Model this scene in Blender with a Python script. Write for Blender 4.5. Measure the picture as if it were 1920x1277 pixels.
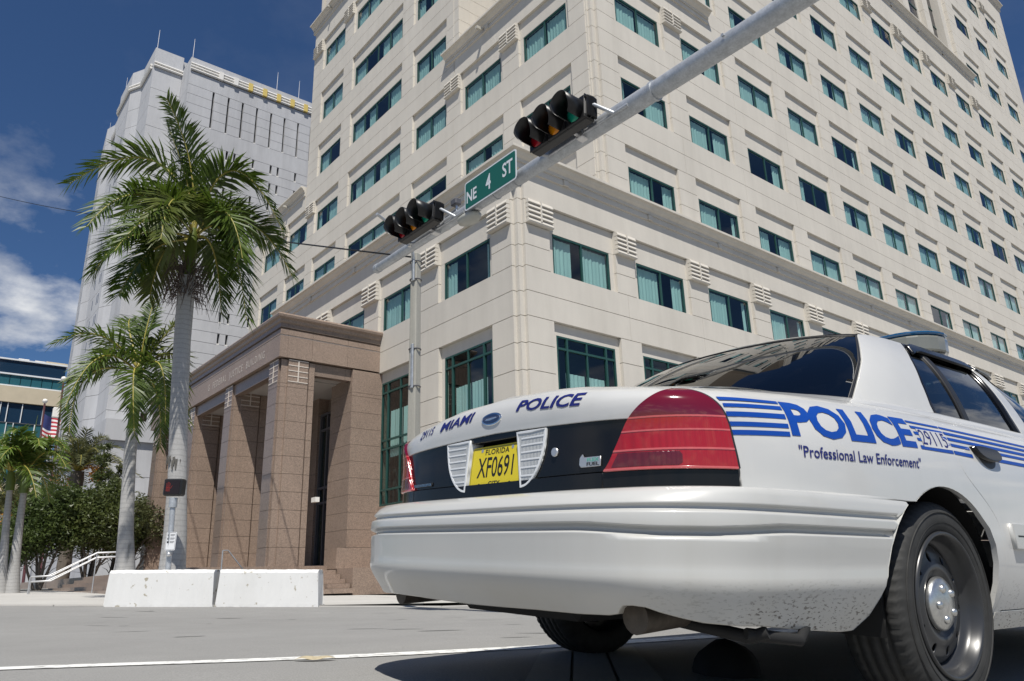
import bpy, bmesh, math, random
import numpy as np
from mathutils import Vector, Matrix, Euler
from mathutils.geometry import delaunay_2d_cdt
random.seed(7)
R = math.radians
S = bpy.context.scene
COL = S.collection
for _o in list(bpy.data.objects): bpy.data.objects.remove(_o)

# ---------------------------------------------------------------- camera
CAM_H = 0.376
yaw, pit, rol = R(-50.338), R(17.546), R(-1.638)
_f = Vector((math.sin(yaw)*math.cos(pit), math.cos(yaw)*math.cos(pit), math.sin(pit)))
_r = Vector((math.cos(yaw), -math.sin(yaw), 0)); _u = _r.cross(_f)
_ri = _r*math.cos(rol)+_u*math.sin(rol); _up = _u*math.cos(rol)-_r*math.sin(rol)
cd = bpy.data.cameras.new('camera'); cam = bpy.data.objects.new('camera', cd); COL.objects.link(cam)
cam.matrix_world = Matrix(((_ri.x, _up.x, -_f.x, 0), (_ri.y, _up.y, -_f.y, 0), (_ri.z, _up.z, -_f.z, CAM_H), (0, 0, 0, 1)))
cd.sensor_width = 36.0; cd.sensor_fit = 'HORIZONTAL'; cd.lens = 1411/1920*36
cd.clip_start = 0.05; cd.clip_end = 4000
S.camera = cam

# ---------------------------------------------------------------- sun and sky
SUN = Vector((0.46, -0.34, 1.0)).normalized()          # towards the sun
sd = bpy.data.lights.new('sun', 'SUN'); sun = bpy.data.objects.new('sun', sd); COL.objects.link(sun)
sd.energy = 4.6; sd.angle = R(0.53); sd.color = (1.0, 0.955, 0.88)
sun.rotation_euler = SUN.to_track_quat('Z', 'Y').to_euler(); sun.location = (20, -20, 60)
W = bpy.data.worlds.new('World'); S.world = W; W.use_nodes = True
nt = W.node_tree; nt.nodes.clear()
def wn(t, **k):
    n = nt.nodes.new(t)
    for a, b in k.items(): setattr(n, a, b)
    return n
sky = wn('ShaderNodeTexSky', sky_type='NISHITA', sun_disc=False)
sky.sun_elevation = math.asin(SUN.z); sky.sun_rotation = math.atan2(SUN.x, SUN.y)
sky.air_density = 1.0; sky.dust_density = 0.25; sky.ozone_density = 3.0; sky.altitude = 10
tc = wn('ShaderNodeTexCoord')
# fair-weather cumulus, drawn on a flat layer overhead: direction / height
sp = wn('ShaderNodeSeparateXYZ'); nt.links.new(tc.outputs['Generated'], sp.inputs[0])
mx = wn('ShaderNodeMath', operation='MAXIMUM'); nt.links.new(sp.outputs['Z'], mx.inputs[0]); mx.inputs[1].default_value = 0.0
ad = wn('ShaderNodeMath', operation='ADD'); nt.links.new(mx.outputs[0], ad.inputs[0]); ad.inputs[1].default_value = 0.22
dv = wn('ShaderNodeVectorMath', operation='DIVIDE'); nt.links.new(tc.outputs['Generated'], dv.inputs[0])
cb = wn('ShaderNodeCombineXYZ')
for i in range(3): nt.links.new(ad.outputs[0], cb.inputs[i])
nt.links.new(cb.outputs[0], dv.inputs[1])
mp = wn('ShaderNodeMapping'); mp.inputs['Location'].default_value = CLOUD_OFF = (0.0, 0.0, 0.0)
nt.links.new(dv.outputs[0], mp.inputs['Vector'])
n1 = wn('ShaderNodeTexNoise'); n1.inputs['Scale'].default_value = 2.1; n1.inputs['Detail'].default_value = 9; n1.inputs['Roughness'].default_value = 0.58
nt.links.new(mp.outputs[0], n1.inputs['Vector'])
rp = wn('ShaderNodeValToRGB'); rp.color_ramp.elements[0].position = 0.50; rp.color_ramp.elements[1].position = 0.63
nt.links.new(n1.outputs['Fac'], rp.inputs['Fac'])
# clouds thin out towards the zenith, where the sky is clear blue
zr = wn('ShaderNodeMapRange'); zr.inputs['From Min'].default_value = 0.30; zr.inputs['From Max'].default_value = 0.52
zr.inputs['To Min'].default_value = 1.0; zr.inputs['To Max'].default_value = 0.04
nt.links.new(sp.outputs['Z'], zr.inputs['Value'])
cf = wn('ShaderNodeMath', operation='MULTIPLY'); nt.links.new(rp.outputs['Color'], cf.inputs[0]); nt.links.new(zr.outputs[0], cf.inputs[1])
n2 = wn('ShaderNodeTexNoise'); n2.inputs['Scale'].default_value = 5.5; n2.inputs['Detail'].default_value = 6
nt.links.new(mp.outputs[0], n2.inputs['Vector'])
cr = wn('ShaderNodeValToRGB')
cr.color_ramp.elements[0].position = 0.32; cr.color_ramp.elements[0].color = (6.5, 7.0, 8.0, 1)
cr.color_ramp.elements[1].position = 0.62; cr.color_ramp.elements[1].color = (11.5, 11.7, 12, 1)
nt.links.new(n2.outputs['Fac'], cr.inputs['Fac'])
sk = wn('ShaderNodeMix', data_type='RGBA', blend_type='MULTIPLY'); sk.inputs['Factor'].default_value = 1.0
nt.links.new(sky.outputs[0], sk.inputs['A']); sk.inputs['B'].default_value = (0.56, 0.76, 1.0, 1)
mxc = wn('ShaderNodeMix', data_type='RGBA')
nt.links.new(cf.outputs[0], mxc.inputs['Factor']); nt.links.new(sk.outputs['Result'], mxc.inputs['A']); nt.links.new(cr.outputs['Color'], mxc.inputs['B'])
bg = wn('ShaderNodeBackground'); bg.inputs['Strength'].default_value = 0.058
nt.links.new(mxc.outputs['Result'], bg.inputs['Color'])
wo = wn('ShaderNodeOutputWorld'); nt.links.new(bg.outputs[0], wo.inputs['Surface'])

vs = S.view_settings; S.display_settings.display_device = 'sRGB'
vs.view_transform = 'Standard'; vs.look = 'None'; vs.gamma = 1.0; vs.use_curve_mapping = False
vs.exposure = 0.27
S.cycles.max_bounces = 8; S.cycles.transparent_max_bounces = 16

# ---------------------------------------------------------------- helpers
def tag(o, label=None, cat=None, group=None, kind=None):
    if label: o['label'] = label
    if cat: o['category'] = cat
    if group: o['group'] = group
    if kind: o['kind'] = kind
    return o
def empty(name, loc=(0, 0, 0), label=None, cat=None, group=None, kind=None):
    o = bpy.data.objects.new(name, None); COL.objects.link(o); o.location = loc; o.empty_display_size = 0.3
    return tag(o, label, cat, group, kind)
def link(name, me, parent=None, loc=None, rot=None, scale=None):
    """one object from an existing mesh; loc is relative to the parent"""
    o = bpy.data.objects.new(name, me); COL.objects.link(o)
    if parent is not None: o.parent = parent
    if loc is not None: o.location = loc
    if rot is not None: o.rotation_euler = rot
    if scale is not None: o.scale = scale
    return o
def copy_tree(o, parent=None):
    c = o.copy(); COL.objects.link(c); c.parent = parent
    for ch in list(o.children): copy_tree(ch, c)
    return c
class MB:
    """collects geometry for ONE mesh object"""
    def __init__(s): s.v = []; s.f = []; s.sm = []; s.mi = []
    def add(s, v, f, smooth=False, mi=0):
        b = len(s.v); s.v += [tuple(p) for p in v]; s.f += [tuple(i+b for i in q) for q in f]
        s.sm += [smooth]*len(f); s.mi += [mi]*len(f); return s
    def box(s, x0, x1, y0, y1, z0, z1, mi=0):
        v = [(x, y, z) for x in (x0, x1) for y in (y0, y1) for z in (z0, z1)]
        return s.add(v, [(0, 1, 3, 2), (4, 6, 7, 5), (0, 4, 5, 1), (2, 3, 7, 6), (0, 2, 6, 4), (1, 5, 7, 3)], False, mi)
    def bbox(s, x0, x1, y0, y1, z0, z1, b=0.01, mi=0):
        """box with chamfered edges"""
        X = (x0, x0+b, x1-b, x1); Y = (y0, y0+b, y1-b, y1); Z = (z0, z0+b, z1-b, z1)
        bm = bmesh.new(); bmesh.ops.create_cube(bm, size=1.0)
        for q in bm.verts: q.co = Vector(((x0+x1)/2+q.co.x*(x1-x0), (y0+y1)/2+q.co.y*(y1-y0), (z0+z1)/2+q.co.z*(z1-z0)))
        bmesh.ops.bevel(bm, geom=bm.edges[:], offset=b, segments=1, affect='EDGES')
        s.bm(bm, False, mi); bm.free(); return s
    def bm(s, bm, smooth=False, mi=0):
        bm.verts.index_update()
        return s.add([v.co[:] for v in bm.verts], [[v.index for v in f.verts] for f in bm.faces], smooth, mi)
    def prism(s, poly, lo, hi, axis='z', mi=0, smooth=False):
        """2D polygon (ccw) extruded along an axis: x->(y,z) y->(x,z) z->(x,y)"""
        def P(a, b, c):
            return {'z': (a, b, c), 'y': (a, c, b), 'x': (c, a, b)}[axis]
        n = len(poly)
        v = [P(a, b, lo) for a, b in poly]+[P(a, b, hi) for a, b in poly]
        f = [tuple(range(n)), tuple(range(2*n-1, n-1, -1))]+[(i, i+n, (i+1) % n+n, (i+1) % n) for i in range(n)]
        return s.add(v, f, smooth, mi)
    def tube(s, pts, rad, n=8, caps=True, mi=0):
        pts = [Vector(p) for p in pts]; k = len(pts)
        if not hasattr(rad, '__len__'): rad = [rad]*k
        V = []; F = []
        prev = None
        for i, p in enumerate(pts):
            d = (pts[min(i+1, k-1)]-pts[max(i-1, 0)]).normalized()
            if prev is None:
                a = d.orthogonal().normalized()
            else:
                a = (prev-d*prev.dot(d)).normalized()
            prev = a; b = d.cross(a)
            for j in range(n):
                t = 2*math.pi*j/n
                V.append(p+(a*math.cos(t)+b*math.sin(t))*rad[i])
        for i in range(k-1):
            for j in range(n):
                F.append((i*n+j, i*n+(j+1) % n, (i+1)*n+(j+1) % n, (i+1)*n+j))
        s.add(V, F, True, mi)
        if caps:
            s.add(V[:n], [tuple(range(n-1, -1, -1))], False, mi); s.add(V[-n:], [tuple(range(n))], False, mi)
        return s
    def lathe(s, prof, n=24, axis='z', mi=0, smooth=True):
        """(r,h) profile turned about an axis"""
        V = []; F = []
        for r, h in prof:
            for j in range(n):
                t = 2*math.pi*j/n; c, d = r*math.cos(t), r*math.sin(t)
                V.append({'z': (c, d, h), 'x': (h, c, d), 'y': (d, h, c)}[axis])
        for i in range(len(prof)-1):
            for j in range(n): F.append((i*n+j, i*n+(j+1) % n, (i+1)*n+(j+1) % n, (i+1)*n+j))
        return s.add(V, F, smooth, mi)
    def mesh(s, name, mats):
        me = bpy.data.meshes.new(name); me.from_pydata(s.v, [], s.f)
        for m in (mats if isinstance(mats, (list, tuple)) else [mats]): me.materials.append(m)
        me.polygons.foreach_set('use_smooth', s.sm); me.polygons.foreach_set('material_index', s.mi)
        me.validate(); me.update(); return me
    def build(s, name, mats, parent=None, loc=None, rot=None, fix=True):
        me = s.mesh(name, mats)
        if fix:
            b = bmesh.new(); b.from_mesh(me); bmesh.ops.recalc_face_normals(b, faces=b.faces[:]); b.to_mesh(me); b.free()
        return link(name, me, parent, loc, rot)
def text_mesh(txt, size=1.0, sx=1.0, shear=0.0, depth=0.0, bold=0.0, space=1.0, res=3):
    """flat lettering as a mesh in its own x/y plane, origin at the lower left of its bounds"""
    cu = bpy.data.curves.new('lettering', 'FONT'); cu.body = txt; cu.size = size; cu.shear = shear; cu.extrude = depth
    cu.offset = bold; cu.space_character = space; cu.resolution_u = res; cu.fill_mode = 'BOTH' if depth else 'FRONT'
    o = bpy.data.objects.new('lettering', cu); COL.objects.link(o)
    dg = bpy.context.evaluated_depsgraph_get(); me = bpy.data.meshes.new_from_object(o.evaluated_get(dg))
    bpy.data.objects.remove(o); bpy.data.curves.remove(cu)
    n = len(me.vertices); co = np.empty(n*3); me.vertices.foreach_get('co', co); co = co.reshape(-1, 3)
    lo = co.min(0); hi = co.max(0); co = co-np.array([lo[0], lo[1], 0]); co[:, 0] *= sx
    faces = [tuple(p.vertices) for p in me.polygons]; bpy.data.meshes.remove(me)
    return co, faces, (hi[0]-lo[0])*sx, hi[1]-lo[1]
# ---------------------------------------------------------------- materials
def mat(name, base=(.5, .5, .5), rough=.6, metal=0.0, spec=.5, noise=None, bump=None, coat=0.0, build=None):
    """Principled material; noise=[(scale, amount, detail, stretch)], colour varied about base; bump=(scale,strength,distance)"""
    m = bpy.data.materials.new(name); m.use_nodes = True; t = m.node_tree; p = t.nodes['Principled BSDF']
    p.inputs['Base Color'].default_value = (*base, 1); p.inputs['Roughness'].default_value = rough
    p.inputs['Metallic'].default_value = metal; p.inputs['Specular IOR Level'].default_value = spec
    p.inputs['Coat Weight'].default_value = coat; p.inputs['Coat Roughness'].default_value = 0.04
    N = t.nodes.new; L = t.links.new
    if noise or bump or build:
        g = N('ShaderNodeNewGeometry'); cur = None
        for sc, am, det, st in (noise or []):
            mpn = N('ShaderNodeMapping'); mpn.inputs['Scale'].default_value = st; L(g.outputs['Position'], mpn.inputs['Vector'])
            nn = N('ShaderNodeTexNoise'); nn.inputs['Scale'].default_value = sc; nn.inputs['Detail'].default_value = det; nn.inputs['Roughness'].default_value = .6
            L(mpn.outputs[0], nn.inputs['Vector'])
            mr = N('ShaderNodeMapRange'); mr.inputs['From Min'].default_value = .3; mr.inputs['From Max'].default_value = .7
            mr.inputs['To Min'].default_value = 1-am; mr.inputs['To Max'].default_value = 1+am; L(nn.outputs['Fac'], mr.inputs['Value'])
            mm = N('ShaderNodeMix'); mm.data_type = 'RGBA'; mm.blend_type = 'MULTIPLY'; mm.inputs['Factor'].default_value = 1
            if cur is None: mm.inputs['A'].default_value = (*base, 1)
            else: L(cur, mm.inputs['A'])
            L(mr.outputs[0], mm.inputs['B']); cur = mm.outputs['Result']
        if build: cur = build(t, g, cur, base, p) or cur
        if cur is not None: L(cur, p.inputs['Base Color'])
        if bump:
            nb = N('ShaderNodeTexNoise'); nb.inputs['Scale'].default_value = bump[0]; nb.inputs['Detail'].default_value = 5
            L(g.outputs['Position'], nb.inputs['Vector'])
            bp = N('ShaderNodeBump'); bp.inputs['Strength'].default_value = bump[1]; bp.inputs['Distance'].default_value = bump[2]
            L(nb.outputs['Fac'], bp.inputs['Height']); L(bp.outputs[0], p.inputs['Normal'])
    return m
def mixnode(t, fac, a, b, blend='MIX'):
    m = t.nodes.new('ShaderNodeMix'); m.data_type = 'RGBA'; m.blend_type = blend
    for s, v in (('Factor', fac), ('A', a), ('B', b)):
        if hasattr(v, 'links'): t.links.new(v, m.inputs[s])
        elif isinstance(v, (int, float)): m.inputs[s].default_value = v
        else: m.inputs[s].default_value = (*v, 1)
    return m.outputs['Result']
def noisenode(t, vec, scale, det=4, st=(1, 1, 1), lo=.4, hi=.6, rough=.6):
    mp_ = t.nodes.new('ShaderNodeMapping'); mp_.inputs['Scale'].default_value = st; t.links.new(vec, mp_.inputs['Vector'])
    n = t.nodes.new('ShaderNodeTexNoise'); n.inputs['Scale'].default_value = scale; n.inputs['Detail'].default_value = det; n.inputs['Roughness'].default_value = rough
    t.links.new(mp_.outputs[0], n.inputs['Vector'])
    r = t.nodes.new('ShaderNodeMapRange'); r.inputs['From Min'].default_value = lo; r.inputs['From Max'].default_value = hi
    t.links.new(n.outputs['Fac'], r.inputs['Value']); return r.outputs[0]
def tint_glass(name, tint, rough=.02, refl=1.0, ior=1.5):
    """thin pane: tinted see-through plus a Fresnel reflection"""
    m = bpy.data.materials.new(name); m.use_nodes = True; t = m.node_tree; t.nodes.clear(); N = t.nodes.new; L = t.links.new
    o = N('ShaderNodeOutputMaterial'); mx_ = N('ShaderNodeMixShader'); tr = N('ShaderNodeBsdfTransparent'); gl = N('ShaderNodeBsdfGlossy')
    tr.inputs['Color'].default_value = (*tint, 1); gl.inputs['Roughness'].default_value = rough; gl.inputs['Color'].default_value = (refl, refl, refl, 1)
    # Schlick reflectance, the same from both faces of the thin sheet
    lw = N('ShaderNodeLayerWeight'); lw.inputs['Blend'].default_value = .5; f0 = ((ior-1)/(ior+1))**2*1.7
    pw = N('ShaderNodeMath'); pw.operation = 'POWER'; L(lw.outputs['Facing'], pw.inputs[0]); pw.inputs[1].default_value = 4.0
    fr = N('ShaderNodeMapRange'); fr.inputs['To Min'].default_value = f0; fr.inputs['To Max'].default_value = 1.0; L(pw.outputs[0], fr.inputs['Value'])
    L(fr.outputs[0], mx_.inputs['Fac']); L(tr.outputs[0], mx_.inputs[1]); L(gl.outputs[0], mx_.inputs[2]); L(mx_.outputs[0], o.inputs['Surface'])
    return m
# ================================================================ ground
def _s(x, y): return (x+16.1)*.63+(y-5.4)*.77                # distance along the kerb
def _sm(t): t = min(max(t, 0), 1); return t*t*(3-2*t)
def road_z(x, y=0.0):
    far = -.028*min(max(_s(x, y), -20), 8)
    near = .012-.0536*min(max(x+2.95, 0), 3.4)-.0118*min(max(y-2.87, -4), 5)
    w = _sm((math.hypot(x+2.2, y-2.4)-2.6)/8.0)
    return far*w+near*(1-w)
def walk_z(x, y=0.0): return .095-.030*min(max(_s(x, y)+2.5, -10), 7)
# ================================================================ materials of the place
def streaks(strength, sc=1.2, dark=(.30, .29, .28)):
    def b(t, g, cur, base, p):
        f = noisenode(t, g.outputs['Position'], sc, 4, (1, 1, .06), .50, .72)
        m = t.nodes.new('ShaderNodeMath'); m.operation = 'MULTIPLY'; t.links.new(f, m.inputs[0]); m.inputs[1].default_value = strength
        return mixnode(t, m.outputs[0], cur if cur is not None else base, dark)
    return b
M = {}
M['precast'] = mat('precast_concrete', (.56, .525, .465), .85, noise=[(.35, .05, 4, (1, 1, 1)), (40, .05, 2, (1, 1, 1)), (3, .035, 4, (1, 1, .15))], bump=(60, .12, .01), build=streaks(.16, .9, (.36, .33, .28)))
M['joint'] = mat('joint_sealant', (.16, .13, .10), .9)
M['green'] = mat('green_window_frame', (.018, .066, .058), .4)
M['blind'] = mat('vertical_blind', (.80, .82, .79), .8)
M['inside'] = mat('office_interior', (.05, .06, .065), .9)
M['glass'] = tint_glass('window_glass', (.54, .71, .70), .01, .9, 1.5)
def speck(t, g, cur, base, p):
    v = t.nodes.new('ShaderNodeTexVoronoi'); v.inputs['Scale'].default_value = 55; t.links.new(g.outputs['Position'], v.inputs['Vector'])
    r = t.nodes.new('ShaderNodeMapRange'); r.inputs['From Min'].default_value = 0; r.inputs['From Max'].default_value = 1
    r.inputs['To Min'].default_value = .72; r.inputs['To Max'].default_value = 1.25
    s = t.nodes.new('ShaderNodeSeparateColor'); t.links.new(v.outputs['Color'], s.inputs[0]); t.links.new(s.outputs[0], r.inputs['Value'])
    return mixnode(t, 1.0, cur, r.outputs[0], 'MULTIPLY')
M['granite'] = mat('brown_granite', (.275, .208, .165), .40, noise=[(.5, .08, 3, (1, 1, 1)), (12, .10, 4, (1, 1, 1))], build=speck)
M['granite_pol'] = mat('polished_granite', (.225, .172, .140), .28, noise=[(.6, .06, 3, (1, 1, 1)), (14, .10, 4, (1, 1, 1))], build=speck)
M['inlay'] = mat('light_inlay', (.62, .56, .50), .6)
M['dark_frame'] = mat('dark_bronze_frame', (.09, .09, .10), .45)
M['ceiling'] = mat('soffit_plaster', (.42, .40, .38), .8)
M['greyc'] = mat('grey_concrete', (.455, .46, .475), .9, noise=[(.15, .06, 4, (1, 1, 1)), (2.2, .05, 5, (1, 1, .25)), (30, .04, 2, (1, 1, 1))], build=streaks(.38, .5, (.24, .24, .25)))
M['slit'] = mat('slit_window_glass', (.03, .03, .035), .25)
M['sill'] = mat('pale_sill', (.72, .70, .66), .8)

CUBE = MB().box(-.5, .5, -.5, .5, -.5, .5)
_cubes = {}
def cube_mesh(m):
    if m.name not in _cubes: _cubes[m.name] = CUBE.mesh('block_'+m.name, m)
    return _cubes[m.name]
CAMP = Vector((0, 0, CAM_H))
class Panels:
    """axis-aligned blocks of one thing; the largest in view become parts, what is left over is joined"""
    def __init__(s, parent, limit=290): s.p = parent; s.l = {}; s.limit = limit
    def add(s, name, m, x0, x1, y0, y1, z0, z1):
        if x0 > x1: x0, x1 = x1, x0
        if y0 > y1: y0, y1 = y1, y0
        c = Vector(((x0+x1)/2, (y0+y1)/2, (z0+z1)/2)); d = max((c-CAMP).length, .1)
        a = max(x1-x0, y1-y0)*(z1-z0)/d/d
        s.l.setdefault((name, m.name), (m, []))[1].append((a, c, (x1-x0, y1-y0, z1-z0)))
    def flush(s):
        for (name, _), (m, lst) in s.l.items():
            lst.sort(key=lambda q: -q[0]); base = s.p.location
            for a, c, sc in lst[:s.limit]: link(name, cube_mesh(m), s.p, c-base, None, sc)
            if len(lst) > s.limit:
                mb = MB()
                for a, c, sc in lst[s.limit:]:
                    c = c-base; mb.box(c.x-sc[0]/2, c.x+sc[0]/2, c.y-sc[1]/2, c.y+sc[1]/2, c.z-sc[2]/2, c.z+sc[2]/2)
                tag(mb.build(name+'_field', m, s.p), kind='stuff')

# ================================================================ the office building
XR, YT, YPD = -16.7, 18.4, 14.2
OB = empty('office_building', (XR, YPD, 0), 'cream precast office tower with rows of teal curtained windows above a brown granite porch', 'building')
PN = Panels(OB)
class Face:
    def __init__(s, kind): s.k = kind
    def box(s, name, m, u0, u1, n0, n1, z0, z1):
        if s.k == 'R': PN.add(name, m, XR+n0, XR+n1, u0, u1, z0, z1)
        else:
            y = YT if s.k == 'T' else YPD
            PN.add(name, m, -u1, -u0, y-n1, y-n0, z0, z1)
    def pos(s, u, n, z):
        if s.k == 'R': return Vector((XR+n, u, z))
        return Vector((-u, (YT if s.k == 'T' else YPD)-n, z))
    def rotz(s): return math.pi/2 if s.k == 'R' else 0.0
FR, FT, FP = Face('R'), Face('T'), Face('P')

def window_kind(w, h, mull=1, side=0, rails=(), fr=.06):
    """frame mesh and pane/blind slots; local x along the wall, -y outwards, origin at the window centre"""
    mb = MB(); d0, d1 = -.03, .05
    mb.box(-w/2, w/2, d0, d1, h/2-fr, h/2); mb.box(-w/2, w/2, d0, d1, -h/2, -h/2+fr)
    mb.box(-w/2, -w/2+fr, d0, d1, -h/2+fr, h/2-fr); mb.box(w/2-fr, w/2, d0, d1, -h/2+fr, h/2-fr)
    xs = [-w/2+fr]
    if side:
        for x in (-w/2+side, w/2-side): mb.box(x-.035, x+.035, d0-.01, d1, -h/2+fr, h/2-fr)
    for i in range(mull):
        x = -w/2+w*(i+1)/(mull+1) if not side else 0
        mb.box(x-.03, x+.03, d0+.004, d1-.004, -h/2+fr, h/2-fr)
    for z in rails: mb.box(-w/2+fr, w/2-fr, d0-.006, d1-.004, h/2-z-.035, h/2-z+.035)
    return mb.mesh('window_frame_%dx%d' % (w*100, h*100), M['green'])
def pane_mesh(w, h):
    return MB().add([(-w/2, 0, -h/2), (w/2, 0, -h/2), (w/2, 0, h/2), (-w/2, 0, h/2)], [(0, 1, 2, 3)]).mesh('pane_sheet', M['glass'])
def blind_mesh(w, h, sl=.085):
    n = max(3, int(w/sl)); V = []; F = []
    for i in range(n+1):
        x0 = -w/2+w*i/n; a = (.5 if i % 2 else -.5)*(.030+.016*math.sin(i*1.3)+.012*math.sin(i*.41+1))
        V += [(x0, a, -h/2), (x0, a, h/2)]
        if i: F.append((2*i-2, 2*i, 2*i+1, 2*i-1))
    return MB().add(V, F).mesh('blind_slats', M['blind'])
W_, H_ = 2.74, 1.47
WK = window_kind(W_, H_); PM = pane_mesh(W_/2-.09, H_-.12)
BL = {f: blind_mesh((W_/2-.10)*f, H_-.16) for f in (1.0, .72, .45, .22)}
TUBE = mat('ceiling_lamp', (.8, .75, .55), .5)
def window(fc, u, z, sw=1.0, sh=1.0, n=-.16, seed=0):
    rg = random.Random(seed)
    f = link('window', WK, OB, fc.pos(u, n, z)-OB.location, (0, 0, fc.rotz()), (sw, 1, sh))
    for s in (-1, 1):
        link('pane', PM, f, (s*W_/4, .012, 0))
        k = rg.random(); w2 = W_/2-.10
        if k < .60: fr = 1.0
        elif k < .72: fr = .72
        elif k < .82: fr = .45
        elif k < .92: fr = .22
        else: fr = 0
        if fr: link('blind', BL[fr], f, (s*W_/4+(0 if fr == 1 else s*w2*(1-fr)/2), .13, 0))
    return f
def window4(fc, u, z, n=-.16, seed=0):
    rg = random.Random(seed); w = 5.72
    f = link('window', WK4, OB, fc.pos(u, n, z)-OB.location, (0, 0, fc.rotz()))
    for i in range(4):
        x = -w/2+w*(i+.5)/4
        link('pane', PM4, f, (x, .012, 0))
        if rg.random() < .85:
            fr = 1.0 if rg.random() < .7 else .72
            link('blind', BL[fr], f, (x+(0 if fr == 1 else .19), .13, 0))
    return f
WK4 = window_kind(5.72, H_, 3); PM4 = pane_mesh(5.72/4-.06, H_-.12)
G = .011                                                     # half a joint
J_ = (.5, .5)
def pier(fc, a, b, zs, n1=0.0, name='pier_panel'):
    """a pier between bays, cut into blocks at the course joints zs"""
    for z0, z1 in zip(zs[:-1], zs[1:]): fc.box(name, M['precast'], a, b, -.30, n1, z0+G, z1-G)
def bracket_mesh(w, h):
    """five projecting ribs with a thin upright through the middle"""
    mb = MB(); n = 5; st = h/n
    for i in range(n):
        z0 = -h/2+i*st
        # each rib leans outwards towards its foot
        mb.prism([(0, z0+st*.99), (-.115, z0+st*.99), (-.175, z0+st*.22), (-.16, z0+st*.10), (0, z0+st*.10)], -w/2, w/2, 'x')
    mb.box(-.03, .03, -.182, 0, -h/2+.1, h/2)
    mb.box(-w/2-.02, w/2+.02, -.16, 0, -h/2, -h/2+.07)
    return mb.mesh('louvred_bracket', M['precast'])
BRK = bracket_mesh(1.14, .84)
def bracket(fc, u, z, sw=1.0, sh=1.0):
    link('bracket', BRK, OB, fc.pos(u, .003, z)-OB.location, (0, 0, fc.rotz()), (sw, 1, sh))
COR = [(0, -.66), (.07, -.66), (.07, -.50), (.05, -.50), (.05, -.42), (.10, -.42), (.10, -.30), (.20, -.24), (.27, -.13), (.38, -.12), (.38, -.03), (.33, 0), (-.25, 0), (-.25, -.66)]
def cornice(fc, u0, u1, z, e0=.36, e1=.36):
    """moulded band; e0/e1 carry the moulding past the ends so that corners close"""
    for a, b in [(u0+(u1-u0)*i/max(1, round((u1-u0)/8.7)), u0+(u1-u0)*(i+1)/max(1, round((u1-u0)/8.7))) for i in range(max(1, round((u1-u0)/8.7)))]:
        mb = MB(); n = len(COR)
        ea = (lambda q: -q[0]) if (e0 == 'm' and a == u0) else (lambda q: -(e0 if a == u0 else -.006))
        eb = lambda q: e1 if abs(b-u1) < 1e-6 else -.006
        V = [fc.pos(a+ea(q), q[0], z+q[1])-OB.location for q in COR]+[fc.pos(b+eb(q), q[0], z+q[1])-OB.location for q in COR]
        mb.add(V, [tuple(range(n)), tuple(range(2*n-1, n-1, -1))]+[(i, i+n, (i+1) % n+n, (i+1) % n) for i in range(n)])
        mb.build('cornice', M['precast'], OB)
    k = int((u1-u0)/4.4)
    for i in range(k):                                       # little square drop blocks under the moulding
        u = u0+2.2+i*4.4
        fc.box('cornice_block', M['precast'], u-.11, u+.11, 0.004, .13, z-.66, z-.46)

def storey(fc, wins, ubeg, uend, zh, zprev, h=H_, sw=1.0, seed=0, piers=True, brk=False, cap=.87, four=()):
    """one storey of a facade: spandrel from the last lintel top up to the sill, piers, recessed lintels, windows.
    zh window head, zprev top of the lintel below"""
    sill = zh-h; top = zh+cap; mid = (sill+zprev)/2
    c = [w for w in wins]; edges = [ubeg]
    for a, b in zip(c[:-1], c[1:]): edges.append((a[1]+b[0])/2)
    edges.append(uend)
    for i, w in enumerate(c):
        for z0, z1 in ((zprev, mid), (mid, sill)):
            if z1-z0 > .15: fc.box('spandrel_panel', M['precast'], edges[i]+(.006 if i else 0), edges[i+1]-(.006 if i < len(c)-1 else 0), -.30, 0, z0+G, z1-G)
    zs = [sill, (sill+zh)/2, zh, top]
    m = .23
    lo = ubeg
    for i, w in enumerate(c):
        pier(fc, lo, w[0]-m, zs)
        lo = w[1]+m
        # recess: lintel and two side strips, set back behind the piers
        fc.box('lintel_panel', M['precast'], w[0]-m, w[1]+m, -.30, -.12, zh+.008, top)
        fc.box('reveal_strip', M['precast'], w[0]-m, w[0]-.004, -.30, -.121, sill, zh)
        fc.box('reveal_strip', M['precast'], w[1]+.004, w[1]+m, -.30, -.121, sill, zh)
        uc, zc = (w[0]+w[1])/2, (sill+zh)/2
        sd_ = hash((fc.k, i, seed)) % 99991
        if i in four: window4(fc, uc, zc, seed=sd_)
        else: window(fc, uc, zc, (w[1]-w[0])/W_, h/H_, seed=sd_)
        if brk and i < len(c)-1:
            a = w[1]+m; b = c[i+1][0]-m
            bracket(fc, (a+b)/2, top-.46, (b-a)/1.14)
    pier(fc, lo, uend, zs)

# ---- bay positions, read off the wall plane
ys = [20.02, 24.37, 28.74, 33.15, 37.6, 42.1, 46.65, 51.25, 55.85, 60.5, 65.12, 69.8, 74.5]
WR = [(y, y+2.74+.2*min(1, (y-20)/40)) for y in ys]
HR = [(15.42, 1.47), (19.5, 1.47), (23.58, 1.48), (27.68, 1.5), (31.9, 1.54), (36.5, 1.6), (41.5, 1.65), (46.5, 1.7), (51.2, 1.7)]
YEND = 80.0
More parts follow.
